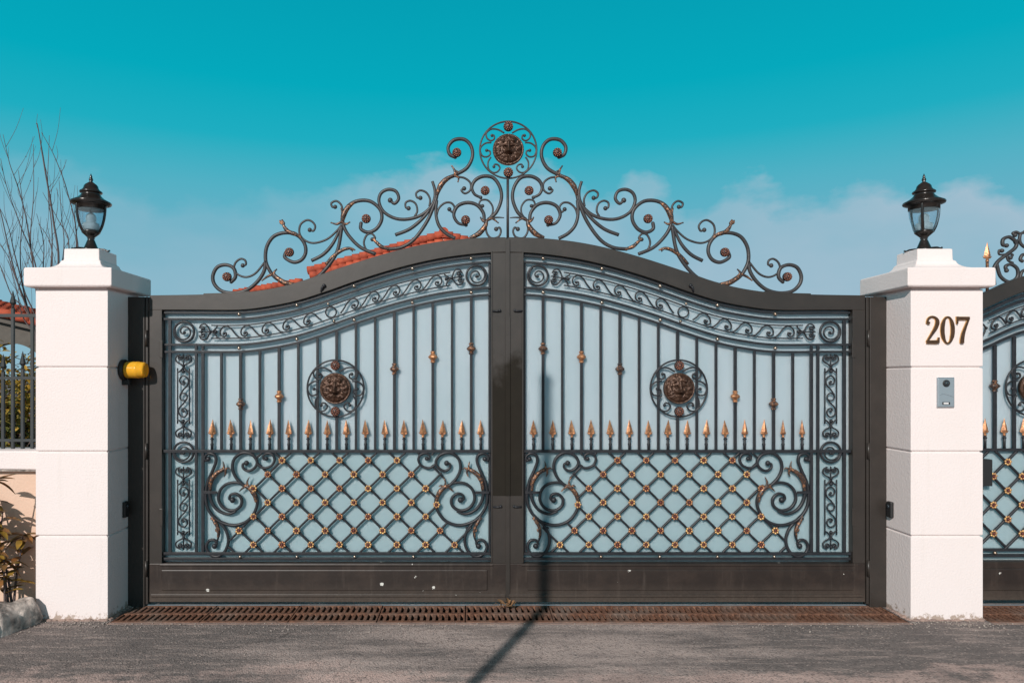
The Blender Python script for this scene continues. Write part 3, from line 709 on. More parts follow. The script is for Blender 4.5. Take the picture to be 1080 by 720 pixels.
    for x in (346,): inst('stud', ME_STUD, root, G(x, s_(x)+9, 0.006), sc=0.8); inst('stud', ME_STUD, root, G(x+6, s_(x+6)+29.5, 0.006), sc=0.8)
    # panel clips on the frame
    for (x, p, d) in ((341, s_(341)-7.5, 1), (527, 328, 0), (528, 534, 0)):
        m = MB(); 
        if d: m.tube([G(x-2, p+3, 0.0), G(x-1, p-2, -0.012), G(x+1.5, p-4, -0.006)], 1.3*U, 6); m.ball(G(x+1, p-4, -0.008), 2.0*U)
        else: m.tube([G(x-8, p, -0.006), G(x-2, p, -0.012), G(x+1, p-1, -0.006)], 0.9*U, 6); m.ball(G(x, p-0.5, -0.008), 1.5*U)
        m.build('clip', M['iron'], root)
    for p in (368, 545):
        m = MB(); bx(m, 168.5, 172.0, -0.010, 0.0, p-9, p+9); m.build('bracket', M['frame'], root, bevel=0.002)
    # band of running scrolls ----------------------------------------------
    def wire(pts, r=0.85, y=0.018, name='scroll', mt='iron', end=True, n=5, flat=1.0, parent=None, sides=6, curl=1.5):
        m = MB(); q = catmull([G(px, py, y) for px, py in pts], n); rr = [v*U for v in r] if hasattr(r, '__len__') else r*U
        m.tube(q, rr, sides, flat)
        if end: m.ball(q[0], curl*U, (1, 0.9, 1), 8, 6)
        return m.build(name, M[mt], parent or root)
    def B(x, v): return (x, s_(x)+18.5+v)          # v across the band
    box_pts = [B(222, -6.8)]+[B(x, -6.8) for x in lin(230, 468, 24)]+[B(475, -6.8)]
    wire(box_pts, 0.75, name='band_frame', end=False, n=2); wire([B(x, 6.8) for x in lin(222, 475, 26)], 0.75, name='band_frame', end=False, n=2)
    for d in (24.5, 46.5, 68.5, 91, 113):
        for s in (-1, 1):
            c = 348.5+s*d
            def Q(a, v): return B(c-s*a, v)    # a: toward the ring
            pts = [Q(0,1.8),Q(-1.6,3.2),Q(0.8,4.8),Q(3.4,2.6),Q(3.2,-1),Q(0,-3.4),Q(-4,-3),Q(-6.2,0.5),Q(-5,4.3),Q(-1,6.3)]
            pts = [Q(0.2,1.6),Q(-1.8,0.8),Q(-2.2,3.2),Q(0.5,5.0),Q(3.6,3.2),Q(4.2,-0.6),Q(1.8,-4.6),Q(-2.5,-6.0),Q(-7,-3.8),Q(-10.5,0.8),Q(-14.5,5.0),Q(-18,6.4)]
            pts = [(2*c-x if False else x, y) for x, y in pts]
            if s < 0: # left half: hook opens to the left, tail runs right toward the ring
                pts = [(c-(x-c), y) for x, y in [(c+(p[0]-c), p[1]) for p in pts]]
                pts = [(x, s_(x)+18.5+(y-(s_(2*c-x)+18.5))) for x, y in pts]
                pts = [(2*c-x, s_(2*c-x)+18.5+(y-(s_(x)+18.5))) for x, y in pts] if False else pts
            else:
                pts = [(2*c-x, s_(2*c-x)+18.5+(y-(s_(x)+18.5))) for x, y in pts]
            # tail must run toward the ring
            if (pts[-1][0]-c)*s > 0: pts = [(2*c-x, s_(2*c-x)+18.5+(y-(s_(x)+18.5))) for x, y in pts]
            if d < 30: pts = pts[:-1]
            wire(pts, 0.85, name='scroll', curl=1.6)
    m = MB(); cc = B(348.5, 0); n = 20
    m.tube([G(cc[0]+5.6*math.cos(2*math.pi*k/n), cc[1]+5.6*math.sin(2*math.pi*k/n), 0.018) for k in range(n+1)], 0.85*U, 6, cap=False); m.build('ring', M['iron'], root)
    def spiral_disc(cx, cy, r, flip=1):
        m = MB(); n = 30
        m.tube([G(cx+r*math.cos(2*math.pi*k/n), cy+r*math.sin(2*math.pi*k/n), 0.018) for k in range(n+1)], 1.25*U, 8, cap=False)
        pts = []
        for k in range(34):
            t_ = k/33; rad = 1.0+(r-2.0)*t_**0.8; a = flip*(t_*2.7*math.pi)+1.2
            pts.append(G(cx+rad*math.cos(a), cy+rad*math.sin(a), 0.018))
        m.tube(pts, 0.9*U, 6); m.ball(pts[0], 1.7*U); m.build('spiral', M['iron'], root)
    def heart(nx, ny, dx, dy, tail=True):   # node and direction toward the spiral
        tx, ty = dx, dy; vx, vy = -dy, dx
        def L_(a, b_): return (nx+a*tx+b_*vx, ny+a*ty+b_*vy)
        for s in (-1, 1):
            wire([L_(13.0,s*3.0),L_(11.6,s*1.8),L_(10.4,s*3.4),L_(11.6,s*5.4),L_(14.6,s*5.0),L_(16,s*2.6) if False else L_(15.6,s*3.6),L_(14,s*7.2),L_(10,s*8.2),L_(7,s*5.6),L_(5.2,s*2.2),L_(2.6,s*0.4),L_(0,s*2.0),L_(-2.5,s*4.6),L_(-3.0,s*6.7)], 0.85, curl=1.5)
        m = MB(); m.tube([G(*L_(-1.5,0), 0.018), G(*L_(16.5,0), 0.018)], 0.7*U, 6); m.ball(G(*L_(-2,0), 0.014), 1.9*U); m.ball(G(*L_(4.2,0), 0.014), 1.7*U); m.ball(G(*L_(13.5,0), 0.014), 1.6*U); m.build('node', M['iron'], root)
    spiral_disc(193, s_(193)+18.6, 10.6, 1); heart(225, s_(225)+18.5, -1, 0)
    spiral_disc(502.5, s_(502)+18.4, 10.6, -1); heart(472.5, s_(474)+18.3, 0.985, -0.17)
    # side column
    for (y0, y1, c1, cr, c2) in ((388, 447, 402, 418.5, 434), (506, 564.5, 519.5, 535, 550.5)):
        for s in (-1, 1): wire([(192.4+s*6.2, y0), (192.4+s*6.2, (y0+y1)/2), (192.4+s*6.2, y1)], 0.75, name='band_frame', end=False, n=2)
        m = MB(); n = 18; m.tube([G(192.4+3.9*math.cos(2*math.pi*k/n), cr+3.9*math.sin(2*math.pi*k/n), 0.018) for k in range(n+1)], 0.8*U, 6, cap=False); m.build('ring', M['iron'], root)
        wire([(192.4,c1+0.5),(194,c1+1.5),(192.5,c1+3.4),(189.3,c1+2),(188.4,c1-2),(191.5,c1-5.6),(196,c1-4),(197.6,c1+0.5),(196,c1+5),(192.5,c1+8.5),(188.6,cr-2)], 0.85)
        wire([(192.4,c2-0.5),(190.8,c2-1.5),(192.3,c2-3.4),(195.5,c2-2),(196.4,c2+2),(193.3,c2+5.6),(188.8,c2+4),(187.2,c2-0.5),(188.8,c2-5),(192.3,c2-8.5),(196.2,cr+2)], 0.85)
    heart(192.4, 389.5, 0, -1); heart(192.4, 446, 0, 1); spiral_disc(192.4, 477, 10.6, 1); heart(192.4, 508.5, 0, -1); heart(192.4, 563.5, 0, 1)
    # lattice ---------------------------------------------------------------
    DX = 30.3; y0r = 485.3; dy = 14.82; xc = 358.0
    def inside(x, y):
        if not (214.5 < x < 517 and 477 < y < 583): return False
        for mir in (0, 1):
            xx = 730-x if mir else x
            if math.hypot(xx-243, y-526) < 27.5: return False
            if math.hypot(xx-257.5, y-487.5) < 12.8: return False
            if math.hypot(xx-281, y-485.5) < 7.5: return False
            if xx < 243 and y < 556: return False
            if xx < 262 and y < 500: return False
            if math.hypot(xx-226, y-571) < 14.5: return False
            if xx < 226: return False
        return True
    m = MB()
    for sl in (1, -1):
        for k in range(-12, 16):
            # line through (xc+k*DX, y0r) with slope ±(dy/(DX/2))
            x_s = xc+k*DX; run = []
            for i in range(-40, 560):
                x = x_s+sl*(i*0.25-10)*1.0; y = y0r+(i*0.25-10)*(dy/(DX/2))
                # the wires bow a little between crossings
                ph = (y-y0r)/dy; off = 0.75*math.sin(math.pi*ph)*(1 if sl > 0 else -1)
                ok = inside(x, y)
                if ok: run.append(G(x+off*0.6, y, 0.020 if sl > 0 else 0.0165))
                if (not ok or i == 559):
                    if len(run) > 6: m.tube(run[::4]+[run[-1]], 1.3*U, 6)
                    run = []
    m.build('lattice', M['iron'], root)
    rows = [(0,5),(1,6),(2,7),(3,6),(4,7),(5,8),(6,7)]
    for r_, n in rows:
        for i in range(n):
            x = xc+(i-(n-1)/2)*DX; y = y0r+r_*dy
            me = ME_FLOWER if random.random() < 0.68 else ME_FLOWER_RED
            inst('rosette', me, root, G(x, y, 0.007), rot=(0, random.uniform(0, 3), 0), sc=4.15*U*random.uniform(0.95, 1.05))
    for x, y in ((460.5, 532), (479.5, 574.3)):
        inst('rosette', ME_FLOWER, root, G(x, y, 0.005), rot=(0, 0.4, 0), sc=4.1*U)
    # big corner scrolls ------------------------------------------------------
    A_ = [(48,78),(32,88),(28,66),(52,46),(85,55),(94,90),(75,145),(45,215),(33,300),(50,375),(105,438),(195,466),(275,442),(322,385),(336,325),(318,275),(285,240)]
    A2 = [(272,102),(252,108),(254,132),(285,148),(322,128),(334,92),(305,52),(250,42),(203,75),(190,130),(212,188),(262,240)]
    C2 = [(385,74),(374,86),(382,98)if False else (370,66),(392,46),(425,52),(437,82),(420,118),(372,132),(334,108)]
    C2 = [(388,76),(374,80),(372,58),(396,44),(426,54),(437,84),(418,118),(372,131),(334,106)]
    E_ = [(190,318),(172,312),(180,288),(212,282),(242,310),(238,352),(195,380),(140,366),(109,318),(118,262),(158,224),(215,216),(262,232)]
    D_ = [(212,384),(160,400),(98,372),(62,312),(58,240),(88,172),(142,136)]
    F_ = [(85,588),(98,572),(80,552),(50,560),(36,598),(60,638),(105,648),(148,615),(166,556),(150,494),(108,442),(70,405)]
    H_ = [(98,565),(112,520),(104,468),(78,432)]
    for mir in (0, 1):
        def tr(pts): 
            q = T(SCR, pts); return [(730-x, y) for x, y in q] if mir else q
        wire(tr(A_), [1.3]*3+[1.7]*12, 0.016, curl=2.6, n=6, sides=8); wire(tr(A2), [1.2, 1.6, 1.7, 1.7], 0.0165, curl=2.8, n=6, sides=8)
        wire(tr(C2), [1.1, 1.5, 1.5], 0.017, curl=2.3, n=5); wire(tr(E_), [1.3, 1.7, 1.7, 1.5], 0.0175, curl=3.2, n=6, sides=8)
        wire(tr(D_), [1.3, 1.7, 2.0, 2.2], 0.0155, end=False, n=6, sides=8); wire(tr(F_), [1.3, 1.7, 1.7, 1.5], 0.018, curl=3.0, n=6, sides=8)
        wire(tr(H_), [1.0, 1.4, 1.6], 0.014, end=False, n=5)
        # gilded acanthus leaves
        def acan(main, prongs, r=(1.4, 2.7, 2.2, 0.7)):
            m = MB(); q = catmull([G(px, py, 0.010) for px, py in tr(main)], 6); m.tube(q, [v*U for v in r], 8)
            for p in prongs: 
                q2 = catmull([G(px, py, 0.009) for px, py in tr(p)], 4); m.tube(q2, [1.4*U, 1.1*U, 0.35*U], 6)
            m.build('acanthus_leaf', M['gilt'], root)
        acan([(62,262),(66,210),(92,168),(130,142),(158,134)], [[(140,138),(142,115),(136,90)],[(150,138),(152,160),(144,182)],[(150,136),(168,130),(180,138)]])
        acan([(330,330),(322,290),(300,255),(270,235),(256,238)], [[(285,240),(278,212),(292,182)],[(270,235),(250,250),(232,268)],[(290,245),(305,232),(318,240)]])
        acan([(72,412),(84,440),(102,470),(110,505),(104,535)], [[(82,432),(70,428),(64,420)],[(106,500),(96,496),(92,484)]], (0.7, 1.9, 1.7, 0.7))
        bxs = T(SCR, [(22, 262), (104, 284)])
        m = MB(); xa, xb = bxs[0][0], bxs[1][0]
        if mir: xa, xb = 730-xa, 730-xb
        bx(m, xa, xb, 0.002, 0.012, bxs[0][1]+0.6, bxs[1][1]-0.6); m.build('bracket', M['iron'], root, bevel=0.001)
    medallion(root, G(353.6, 409.5, 0.012))
    # crest -------------------------------------------------------------------
    yc = 0.032
    cr = MB(); curve_strip(cr, 300, 533, lambda x: top_(x)-0.9, lambda x: top_(x)+0.3, 0.018, 0.046, 30)
    crest = cr.build('crest', M['crest'], root)
    def cw(f, pts, r, y=yc, end=True, curl=None, sides=8, mt='crest', name='scroll', n=6):
        rr = [v*U for v in r] if hasattr(r, '__len__') else r*U
        m = MB(); q = catmull([G(px, py, y) for px, py in T(f, pts)], n); m.tube(q, rr, sides)
        if end: m.ball(q[0], (curl or 2.0)*U, (1,0.9,1), 8, 6)
        return m.build(name, M[mt], crest)
    A, Bc = CREST_A, CREST_B; TH = 1.95; TN = 1.15
    cw(A, [(178,590),(203,560),(192,510),(145,490),(95,505),(70,555),(80,605),(125,645),(200,655),(275,635),(335,585),(372,525),(380,468)], TH)
    cw(A, [(246,494),(264,488),(260,464),(234,455),(205,475),(195,510),(215,545),(265,562),(320,540),(372,478)], TN, curl=2.4)
    cw(A, [(498,420),(495,448),(545,475),(592,460),(616,418),(610,368),(578,325),(530,303),(470,305),(420,330),(386,388),(380,460),(398,512),(432,560),(482,592),(550,606)], TH)
    cw(A, [(640,285),(662,290),(672,262),(652,235),(620,228),(585,255),(580,305),(610,345),(665,362),(740,340),(798,292),(826,255)], TN, curl=2.4)
    cw(A, [(650,466),(720,428),(778,362),(826,262)], [1.9, 1.9, 1.4], end=False)
    cw(A, [(560,606),(640,588),(705,545),(770,468),(808,390),(829,262)], TH, end=False)
    cw(Bc, [(160,498),(160,522),(190,536),(226,520),(248,480),(240,438),(200,405),(150,402),(108,422),(84,462),(85,505),(108,550),(158,600),(222,628)], TH)
    cw(Bc, [(50,428),(38,428),(34,412),(55,403),(76,420),(84,455)], TN, curl=2.3)
    cw(Bc, [(284,400),(302,414),(320,392),(308,362),(275,354),(245,370),(236,405),(256,448),(300,475),(350,481),(405,468),(446,440),(470,402),(474,360),(463,320)], [1.5]+[1.8]*6+[1.6], curl=2.8)
    cw(Bc, [(305,547),(370,520),(430,468),(466,415)], [1.9, 1.9, 1.4], end=False)
    cw(Bc, [(560,217),(536,204),(531,172),(556,144),(598,142),(627,170),(633,215),(610,262),(565,290),(522,312),(490,352),(474,410),(440,490),(385,566),(330,600),(270,607)], TH)
    cw(Bc, [(362,434),(350,430),(350,410),(370,402),(392,415),(399,445),(388,468)], TN, curl=2.4)
    cw(Bc, [(412,390),(398,388),(394,370),(412,358),(438,368),(453,396),(450,425)], TN, curl=2.4)
    cw(Bc, [(208,566),(220,560),(206,542),(184,548),(172,580),(184,612),(206,626)], TN, curl=2.2)
    cw(Bc, [(560,562),(520,540),(490,505),(478,455),(482,400)], [TH, TH, 1.6], end=False)
    cw(Bc, [(535,438),(548,450),(557,430),(542,411),(515,412),(490,435),(480,470)], TN, curl=2.3)
    cw(Bc, [(598,350),(586,358),(602,371),(624,356),(624,326),(600,306),(568,300)], TN, curl=2.4)
    cw(Bc, [(668,388),(642,374),(631,345),(645,315),(680,298),(722,305),(750,345),(756,395),(735,450),(700,482)], [1.4, TH, TH, TH])
    cw(Bc, [(606,505),(572,496),(554,462),(570,425),(610,410),(652,420),(680,455),(682,492)], [1.4, TH, TH, TH])
    cw(Bc, [(676,424),(662,418),(670,400),(698,400),(718,425),(718,455),(700,482)], TN*0.9, curl=2.0)
    cw(Bc, [(686,492),(728,474),(768,474)], [1.0, 1.0, 0.5], end=False)
    cw(Bc, [(734,522),(748,516),(754,534),(742,556),(712,560),(694,538),(690,506)], TN, curl=2.4)
    for f, (x, y) in ((A, (157,562)), (A, (523,418)), (Bc, (183,480)), (Bc, (567,200)), (Bc, (687,361)), (Bc, (604,485))):
        q = T(f, [(x, y)])[0]; inst('rosette', ME_BOSS, crest, G(q[0], q[1], yc-0.01), rot=(0, random.random()*3, 0), sc=4.9*U)
    def cleaf(f, main, prongs, r=(1.6, 3.0, 2.6, 1.2)):
        m = MB(); q = catmull([G(px, py, yc-0.004) for px, py in T(f, main)], 6); m.tube(q, [v*U for v in r], 8)
        for p in prongs:
            q2 = catmull([G(px, py, yc-0.006) for px, py in T(f, p)], 4); m.tube(q2, [1.5*U, 1.3*U, 0.6*U], 6); m.ball(q2[-1], 0.9*U, n=6, m=5)
        m.build('acanthus_leaf', M['gilt'], crest)
    cleaf(A, [(552,605),(500,598),(455,572),(425,540)], [[(425,545),(392,560),(362,582)],[(440,560),(432,535),(446,518)]])
    cleaf(A, [(590,332),(560,312),(520,298),(494,272),(474,228)], [[(482,250),(470,245),(466,232)],[(482,255),(490,246),(480,228)]], (1.2, 2.4, 2.2, 0.7))
    cleaf(Bc, [(80,498),(86,465),(104,432),(132,408)], [[(78,492),(58,502),(34,496)],[(82,494),(96,502),(112,494)],[(82,470),(80,450),(76,436)]])
    cleaf(Bc, [(10,672),(40,640),(80,612),(112,604),(136,612)], [[(112,604),(120,610),(124,616)]], (1.2, 2.0, 1.8, 0.7))
    cleaf(Bc, [(280,608),(248,598),(225,578),(210,564)], [[(230,582),(222,576),(216,560)]], (1.4, 2.2, 1.8, 1.0))
    cleaf(Bc, [(482,380),(496,342),(522,312),(562,292)], [[(560,292),(556,272),(546,256)],[(556,296),(574,304),(572,322)],[(560,292),(570,282),(560,274)]])
    cleaf(Bc, [(622,560),(660,542),(688,508),(694,482)], [[(694,486),(716,478),(742,496)],[(690,496),(674,484),(668,474)]])
    if left:
        # seam side carries the topmost medallion on its rod
        m = MB(); m.tube([G(535.8, 250.8, yc), G(535.8, 187, yc)], 1.5*U, 8); m.build('crest_rod', M['crest'], crest)
        medallion(root, G(536.3, 156.5, yc), 30.2, M['crest'])
        m = MB(); bx(m, xj+1.6, 533.0, -0.0025, 0.001, 334, 522.5); m.build('dark_plate', M['plate'], root, bevel=0.001)  # thin plate over the stile in the darker colour
    else:
        m = MB(); bx(m, 532.2, 536.8, -0.008, -0.001, 252.5, 632); m.build('seam_strip', M['frame'], root, bevel=0.002)
        m = MB(); bx(m, 532.0, 537.0, -0.010, -0.0078, 334, 522.5); m.build('dark_plate', M['plate'], root)
        m = MB(); bx(m, xj+1.6, 531.9, -0.0025, 0.001, 334, 522.5); m.build('dark_plate', M['plate'], root, bevel=0.001)
    return root
leaf(-1); leaf(1)

# ================================================================== NARROW GATE ON THE RIGHT
def narrow_gate():
    def gx(px): return (px-535)*U
    def G(px, py, y=0.0): return Vector((gx(px), y, CZ+(400-py)*U))
    XC = 1092.0; x0, x1 = 1012.5, 1171.5
    root = thing('side_gate', (gx(x0), 0.03, 0), 'narrow arched gate at the right edge, gilded spear on its top rail', 'gate')
    TT = smooth_tab([(0,290.5),(12,292),(30,299),(45,306),(60,312),(80,316)])
    def top(x): return interp(TT, abs(x-XC))
    def s(x): return top(x)+19.5
    def bx(m, a, b, y0, y1, p0, p1): m.box(gx(a), gx(b), y0, y1, CZ+(400-p1)*U, CZ+(400-p0)*U)
    def cs(m, a, b, f1, f2, y0, y1, n=40):
        xs = lin(a, b, n); m.strip([(gx(x), CZ+(400-f1(x))*U) for x in xs], [(gx(x), CZ+(400-f2(x))*U) for x in xs], y0, y1)
    m = MB(); cs(m, x0, x1, top, lambda x: s(x)-4, 0, 0.07); m.build('top_rail', M['frame'], root, bevel=0.003)
    for a, b in ((x0, x0+15), (x1-15, x1)):
        m = MB(); bx(m, a, b, 0, 0.07, s(a)-4, 592); m.build('stile', M['frame'], root, bevel=0.003)
    m = MB(); bx(m, x0, x1, 0, 0.07, 592, 632.5); k = m.build('bottom_rail', M['kick'], root, bevel=0.003)
    m = MB(); bx(m, x0+16, x1-16, -0.007, 0.004, 599, 622); m.build('kick_plate', M['kick'], k, bevel=0.004)
    m = MB(); cs(m, x0+15.05, x1-15.05, lambda x: s(x)-3.9, lambda x: 591.9, 0.044, 0.0695); m.build('sheet', M['panel'], root)
    for kk in (0, 5.5, 31, 38.5):
        m = MB(); cs(m, x0+15, x1-15, lambda x: s(x)+kk-1.4, lambda x: s(x)+kk+1.4, 0.008, 0.028); m.build('rail', M['iron'], root, bevel=0.001)
    for p in (474.3, 580, 586):
        m = MB(); bx(m, x0+15, x1-15, 0.008, 0.028, p-1.4, p+1.4); m.build('rail', M['iron'], root, bevel=0.001)
    for i in range(-3, 4):
        x = XC+i*20.4
        for (p0, p1) in (((s(x)+40, 378), (438, 473)) if i == 0 else ((s(x)+40, 473),)):
            m = MB(); bx(m, x-1.6, x+1.6, 0.010, 0.026, p0, p1); b = m.build('bar', M['iron'], root, bevel=0.001)
        if abs(i) == 2: inst('knuckle', ME_KNUCKLE, b, G(x, 407, 0.018))
        for xx in ((x+10.2,) if i < 3 else ()):
            m = MB(); m.tube([G(xx, 473, 0.018), G(xx, 459, 0.018)], 1.4*U, 8); m.tube([G(xx, 462.4, 0.018), G(xx, 461, 0.018)], 2.0*U, 8); sp = m.build('spear', M['iron'], root)
            inst('spearhead', ME_SPEAR, sp, G(xx, 458.5, 0.018))
    medallion(root, G(XC, 409, 0.012))
    def wire(pts, r=0.95, y=0.018, parent=None, mt='iron', curl=1.7):
        m = MB(); q = catmull([G(a, b, y) for a, b in pts], 5); m.tube(q, r*U, 6); m.ball(q[0], curl*U, n=8, m=6); return m.build('scroll', M[mt], parent or root)
    for sg in (-1, 1):
        for d in (8, 24, 40):
            c = XC+sg*d
            def B(a, v): x = c+sg*a; return (x, s(x)+18.3+v)
            wire([B(0.2,1.6),B(-1.8,0.8),B(-2.2,3.2),B(0.5,5.0),B(3.6,3.2),B(4.2,-0.6),B(1.8,-4.6),B(-2.5,-6.0),B(-6,-3.8),B(-9,0.8),B(-11.5,5.0)])
        for v in (-6.8, 6.8): wire([(XC+sg*t_, s(XC+sg*t_)+18.3+v) for t_ in (0, 10, 20, 30, 40, 47)], 0.7, curl=0.8)
        wire([(XC+sg*50, s(XC+50)+18), (XC+sg*54, s(XC+54)+12), (XC+sg*59, s(XC+59)+14), (XC+sg*58, s(XC+58)+19)], 0.9)
        wire([(XC+sg*50, s(XC+50)+18), (XC+sg*54, s(XC+54)+25), (XC+sg*59, s(XC+59)+23), (XC+sg*58, s(XC+58)+19)], 0.9)
    m = MB(); rows = [487+15.1*r for r in range(6)]
    for sl in (1, -1):
        for k_ in range(-12, 14):
            run = []
            for i in range(0, 430):
                y = 475.5+i*0.25; x = 1063.3+k_*30.2+sl*(y-487)
                if x0+15 < x < x1-15 and y < 580: run.append(G(x, y, 0.020 if sl > 0 else 0.0165))
                elif run:
                    if len(run) > 6: m.tube(run[::6]+[run[-1]], 1.45*U, 6)
                    run = []
            if len(run) > 6: m.tube(run[::6]+[run[-1]], 1.45*U, 6)
    m.build('lattice', M['iron'], root)
    for r_, y in enumerate(rows):
        for k_ in range(-1, 5):
            x = 1063.3+30.2*k_-(15.1 if r_ % 2 else 0)
            if x0+18 < x < x1-18: inst('rosette', ME_FLOWER, root, G(x, y, 0.007), rot=(0, random.uniform(0, 3), 0), sc=4.3*U)
    for x in (1050, 1134): inst('stud', ME_STUD, root, G(x, 583, 0.006))
    # black block standing in for a shadow at the pillar side
    m = MB(); bx(m, 1026, 1044.5, -0.02, 0.03, 484, 512); m.build('shadow_block', M['black'], root, bevel=0.004)
    # crest
    cr = MB(); cs(cr, 1040, 1144, lambda x: top(x)-0.9, lambda x: top(x)+0.3, 0.02, 0.045, 20); crest = cr.build('crest', M['crest'], root)
    F = (4.0, 880, 160)
    for mir in (0, 1):
        def tr(p): q = T(F, p); return [(2*XC-x, y) for x, y in q] if mir else q
        for p, r in (([(742,392),(726,388),(728,365),(755,356),(782,378),(778,402),(742,430),(703,462),(686,500),(690,560)], 1.9),
                     ([(722,414),(710,412),(712,430),(742,428)], 1.1),
                     ([(742,498),(738,480),(762,472),(788,492),(786,528),(752,546),(716,522),(700,470)], 1.8),
                     ([(778,348),(768,340),(782,334),(798,344),(796,364),(775,382)], 1.4),
                     ([(758,444),(768,432),(756,428),(744,438),(750,456),(770,466)], 1.2),
                     ([(798,540),(806,505),(830,490),(846,470),(836,440),(812,430),(800,450),(812,460)], 1.7),
                     ([(820,335),(800,345),(800,380),(825,400),(846,380)], 1.6)):
            wire(tr(p), r, 0.032, crest, 'crest', 2.3)
        xx = 1045 if not mir else 2*XC-1045
        m = MB(); m.tube([G(xx, top(xx), 0.032), G(xx, 273, 0.032)], 1.5*U, 8); sp = m.build('spear', M['gilt'], crest); inst('spearhead', ME_SPEAR, sp, G(xx, 274, 0.032), sc=1.1)
narrow_gate()
root = thing('gate_post', (3.89, 0.03, 0), 'dark steel post on the far side of the narrow gate', 'gate post')
m = MB(); m.box(3.872, 3.975, 0.004, 0.09, 0, 1.95); m.build('post', M['frame'], root, bevel=0.003)

# ================================================================== THINGS ON THE PILLARS
FY = PCY-HW       # front face of the pillars
# --- amber warning lamp
c = Vector((-XP+HW, -0.066, 1.516))
root = thing('warning_lamp', c, 'amber drum warning lamp on the side of the left pillar', 'lamp')
m = MB(); m.lathe([(0.060,0.0),(0.066,0.004),(0.066,0.018),(0.058,0.028)], c, 28, 'x'); m.build('base', M['black'], root)
m = MB(); b0 = len(m.v)
m.lathe([(0.050,0.028),(0.053,0.034),(0.0515,0.044),(0.053,0.054),(0.0515,0.064),(0.053,0.074),(0.0515,0.084),(0.053,0.094),(0.053,0.104),(0.052,0.108),(0.050,0.114),(0.048,0.140),(0.045,0.147),(0.034,0.151)], c, 28, 'x'); m.build('lens', M['amber'], root)
m = MB(); m.lathe([(0.030,0.028),(0.030,0.045),(0.022,0.05),(0.016,0.085),(0.012,0.095)], c, 16, 'x'); m.build('bulb', M['amberin'], root)
m = MB(); m.box(c.x+0.001, c.x+0.05, c.y-0.012, c.y+0.02, c.z-0.095, c.z-0.062); m.build('bracket', M['black'], root, bevel=0.003)
# --- photocells
for sg, lab in ((-1, 'small black sensor box low on the right side of the plain left pillar'), (1, 'small black sensor box low on the left side of the numbered pillar')):
    x = sg*(XP-HW); dx = -sg
    root = thing('gate_sensor', (x, 0, 0.66), lab, 'sensor', 'black gate sensors on the pillars')
    yy = -0.05 if sg > 0 else -0.045
    m = MB(); a, b = sorted((x, x+dx*0.022)); m.box(a, b, yy-0.025, yy+0.025, 0.585, 0.685); m.build('housing', M['black'], root, bevel=0.006)
    m = MB(); m.lathe([(0.012, 0.0), (0.012, 0.004), (0.006, 0.006)] if dx > 0 else [(0.012, 0.0), (0.012, -0.004), (0.006, -0.006)], (x+dx*0.022, yy, 0.655), 14, 'x'); m.build('lens', M['window'], root)
# --- numerals
def numeral(strokes, name, label, x0, ring=None):
    sc = 0.168; z0 = CZ+(400-362.3)*4.3/750
    root = thing(name, (x0, FY, z0), label, 'house number', 'brass numerals on the right pillar')
    for mt, grow, yf, yb, dx in (('brassedge', 0.026, -0.006, 0.0, 0.012), ('brass', 0.0, -0.016, -0.006, 0.0)):
        m = MB()
        for k, (pts, ws) in enumerate(strokes):
            P_ = catmull([(a, 0, b) for a, b in pts], 8) if len(pts) > 2 else [Vector((a, 0, b)) for a, b in pts]
            n = len(P_); up = []; lo = []
            for i, p in enumerate(P_):
                t_ = i/(n-1)*(len(ws)-1); j = min(int(t_), len(ws)-2); wd = (ws[j]+(ws[j+1]-ws[j])*(t_-j))*0.84+grow
                d = (P_[min(i+1, n-1)]-P_[max(i-1, 0)]).normalized(); nn = Vector((-d.z, 0, d.x))
                a = p+nn*wd/2; b = p-nn*wd/2
                up.append((x0+(a.x+dx*0.4)*sc, z0+a.z*sc)); lo.append((x0+(b.x+dx*0.4)*sc, z0+b.z*sc))
            m.strip(up, lo, FY+yf-0.0007*k, FY+yb-0.0003*k)
        m.build('face' if mt == 'brass' else 'edge', M[mt], root)
sx = lambda px: CX+(px-497)*4.3/750
numeral([([(0.06,0.72),(0.06,0.84),(0.12,0.93),(0.22,0.97),(0.33,0.93),(0.40,0.83),(0.40,0.70),(0.34,0.55),(0.22,0.36),(0.08,0.14),(0.03,0.06)], [0.09,0.05,0.05,0.05,0.07,0.12,0.14,0.12,0.08,0.05,0.04]),
         ([(0.02,0.06),(0.40,0.06)], [0.12,0.13]), ([(0.42,0.02),(0.455,0.22)], [0.10,0.03]), ([(0.04,0.74),(0.12,0.74)], [0.09,0.09])],
        'numeral_two', 'serif brass numeral two, leftmost on the pillar above the intercom', sx(975.6))
ell = [(0.235+0.185*math.cos(a), 0.485+0.475*math.sin(a)) for a in [2*math.pi*k/28 for k in range(29)]]
numeral([(ell, [0.13,0.12,0.055,0.035,0.055,0.12,0.13,0.12,0.055,0.035,0.055,0.12,0.13])], 'numeral_zero', 'oval brass numeral zero, between the other two numerals', sx(991.5))
numeral([([(0.03,0.91),(0.46,0.91)], [0.12,0.11]), ([(0.03,0.70),(0.03,0.97)], [0.03,0.07]), ([(0.44,0.90),(0.33,0.62),(0.24,0.36),(0.20,0.12),(0.20,0.01)], [0.05,0.07,0.11,0.13,0.13])],
        'numeral_seven', 'brass numeral seven with a flat top bar, rightmost on the pillar', sx(1007.6))
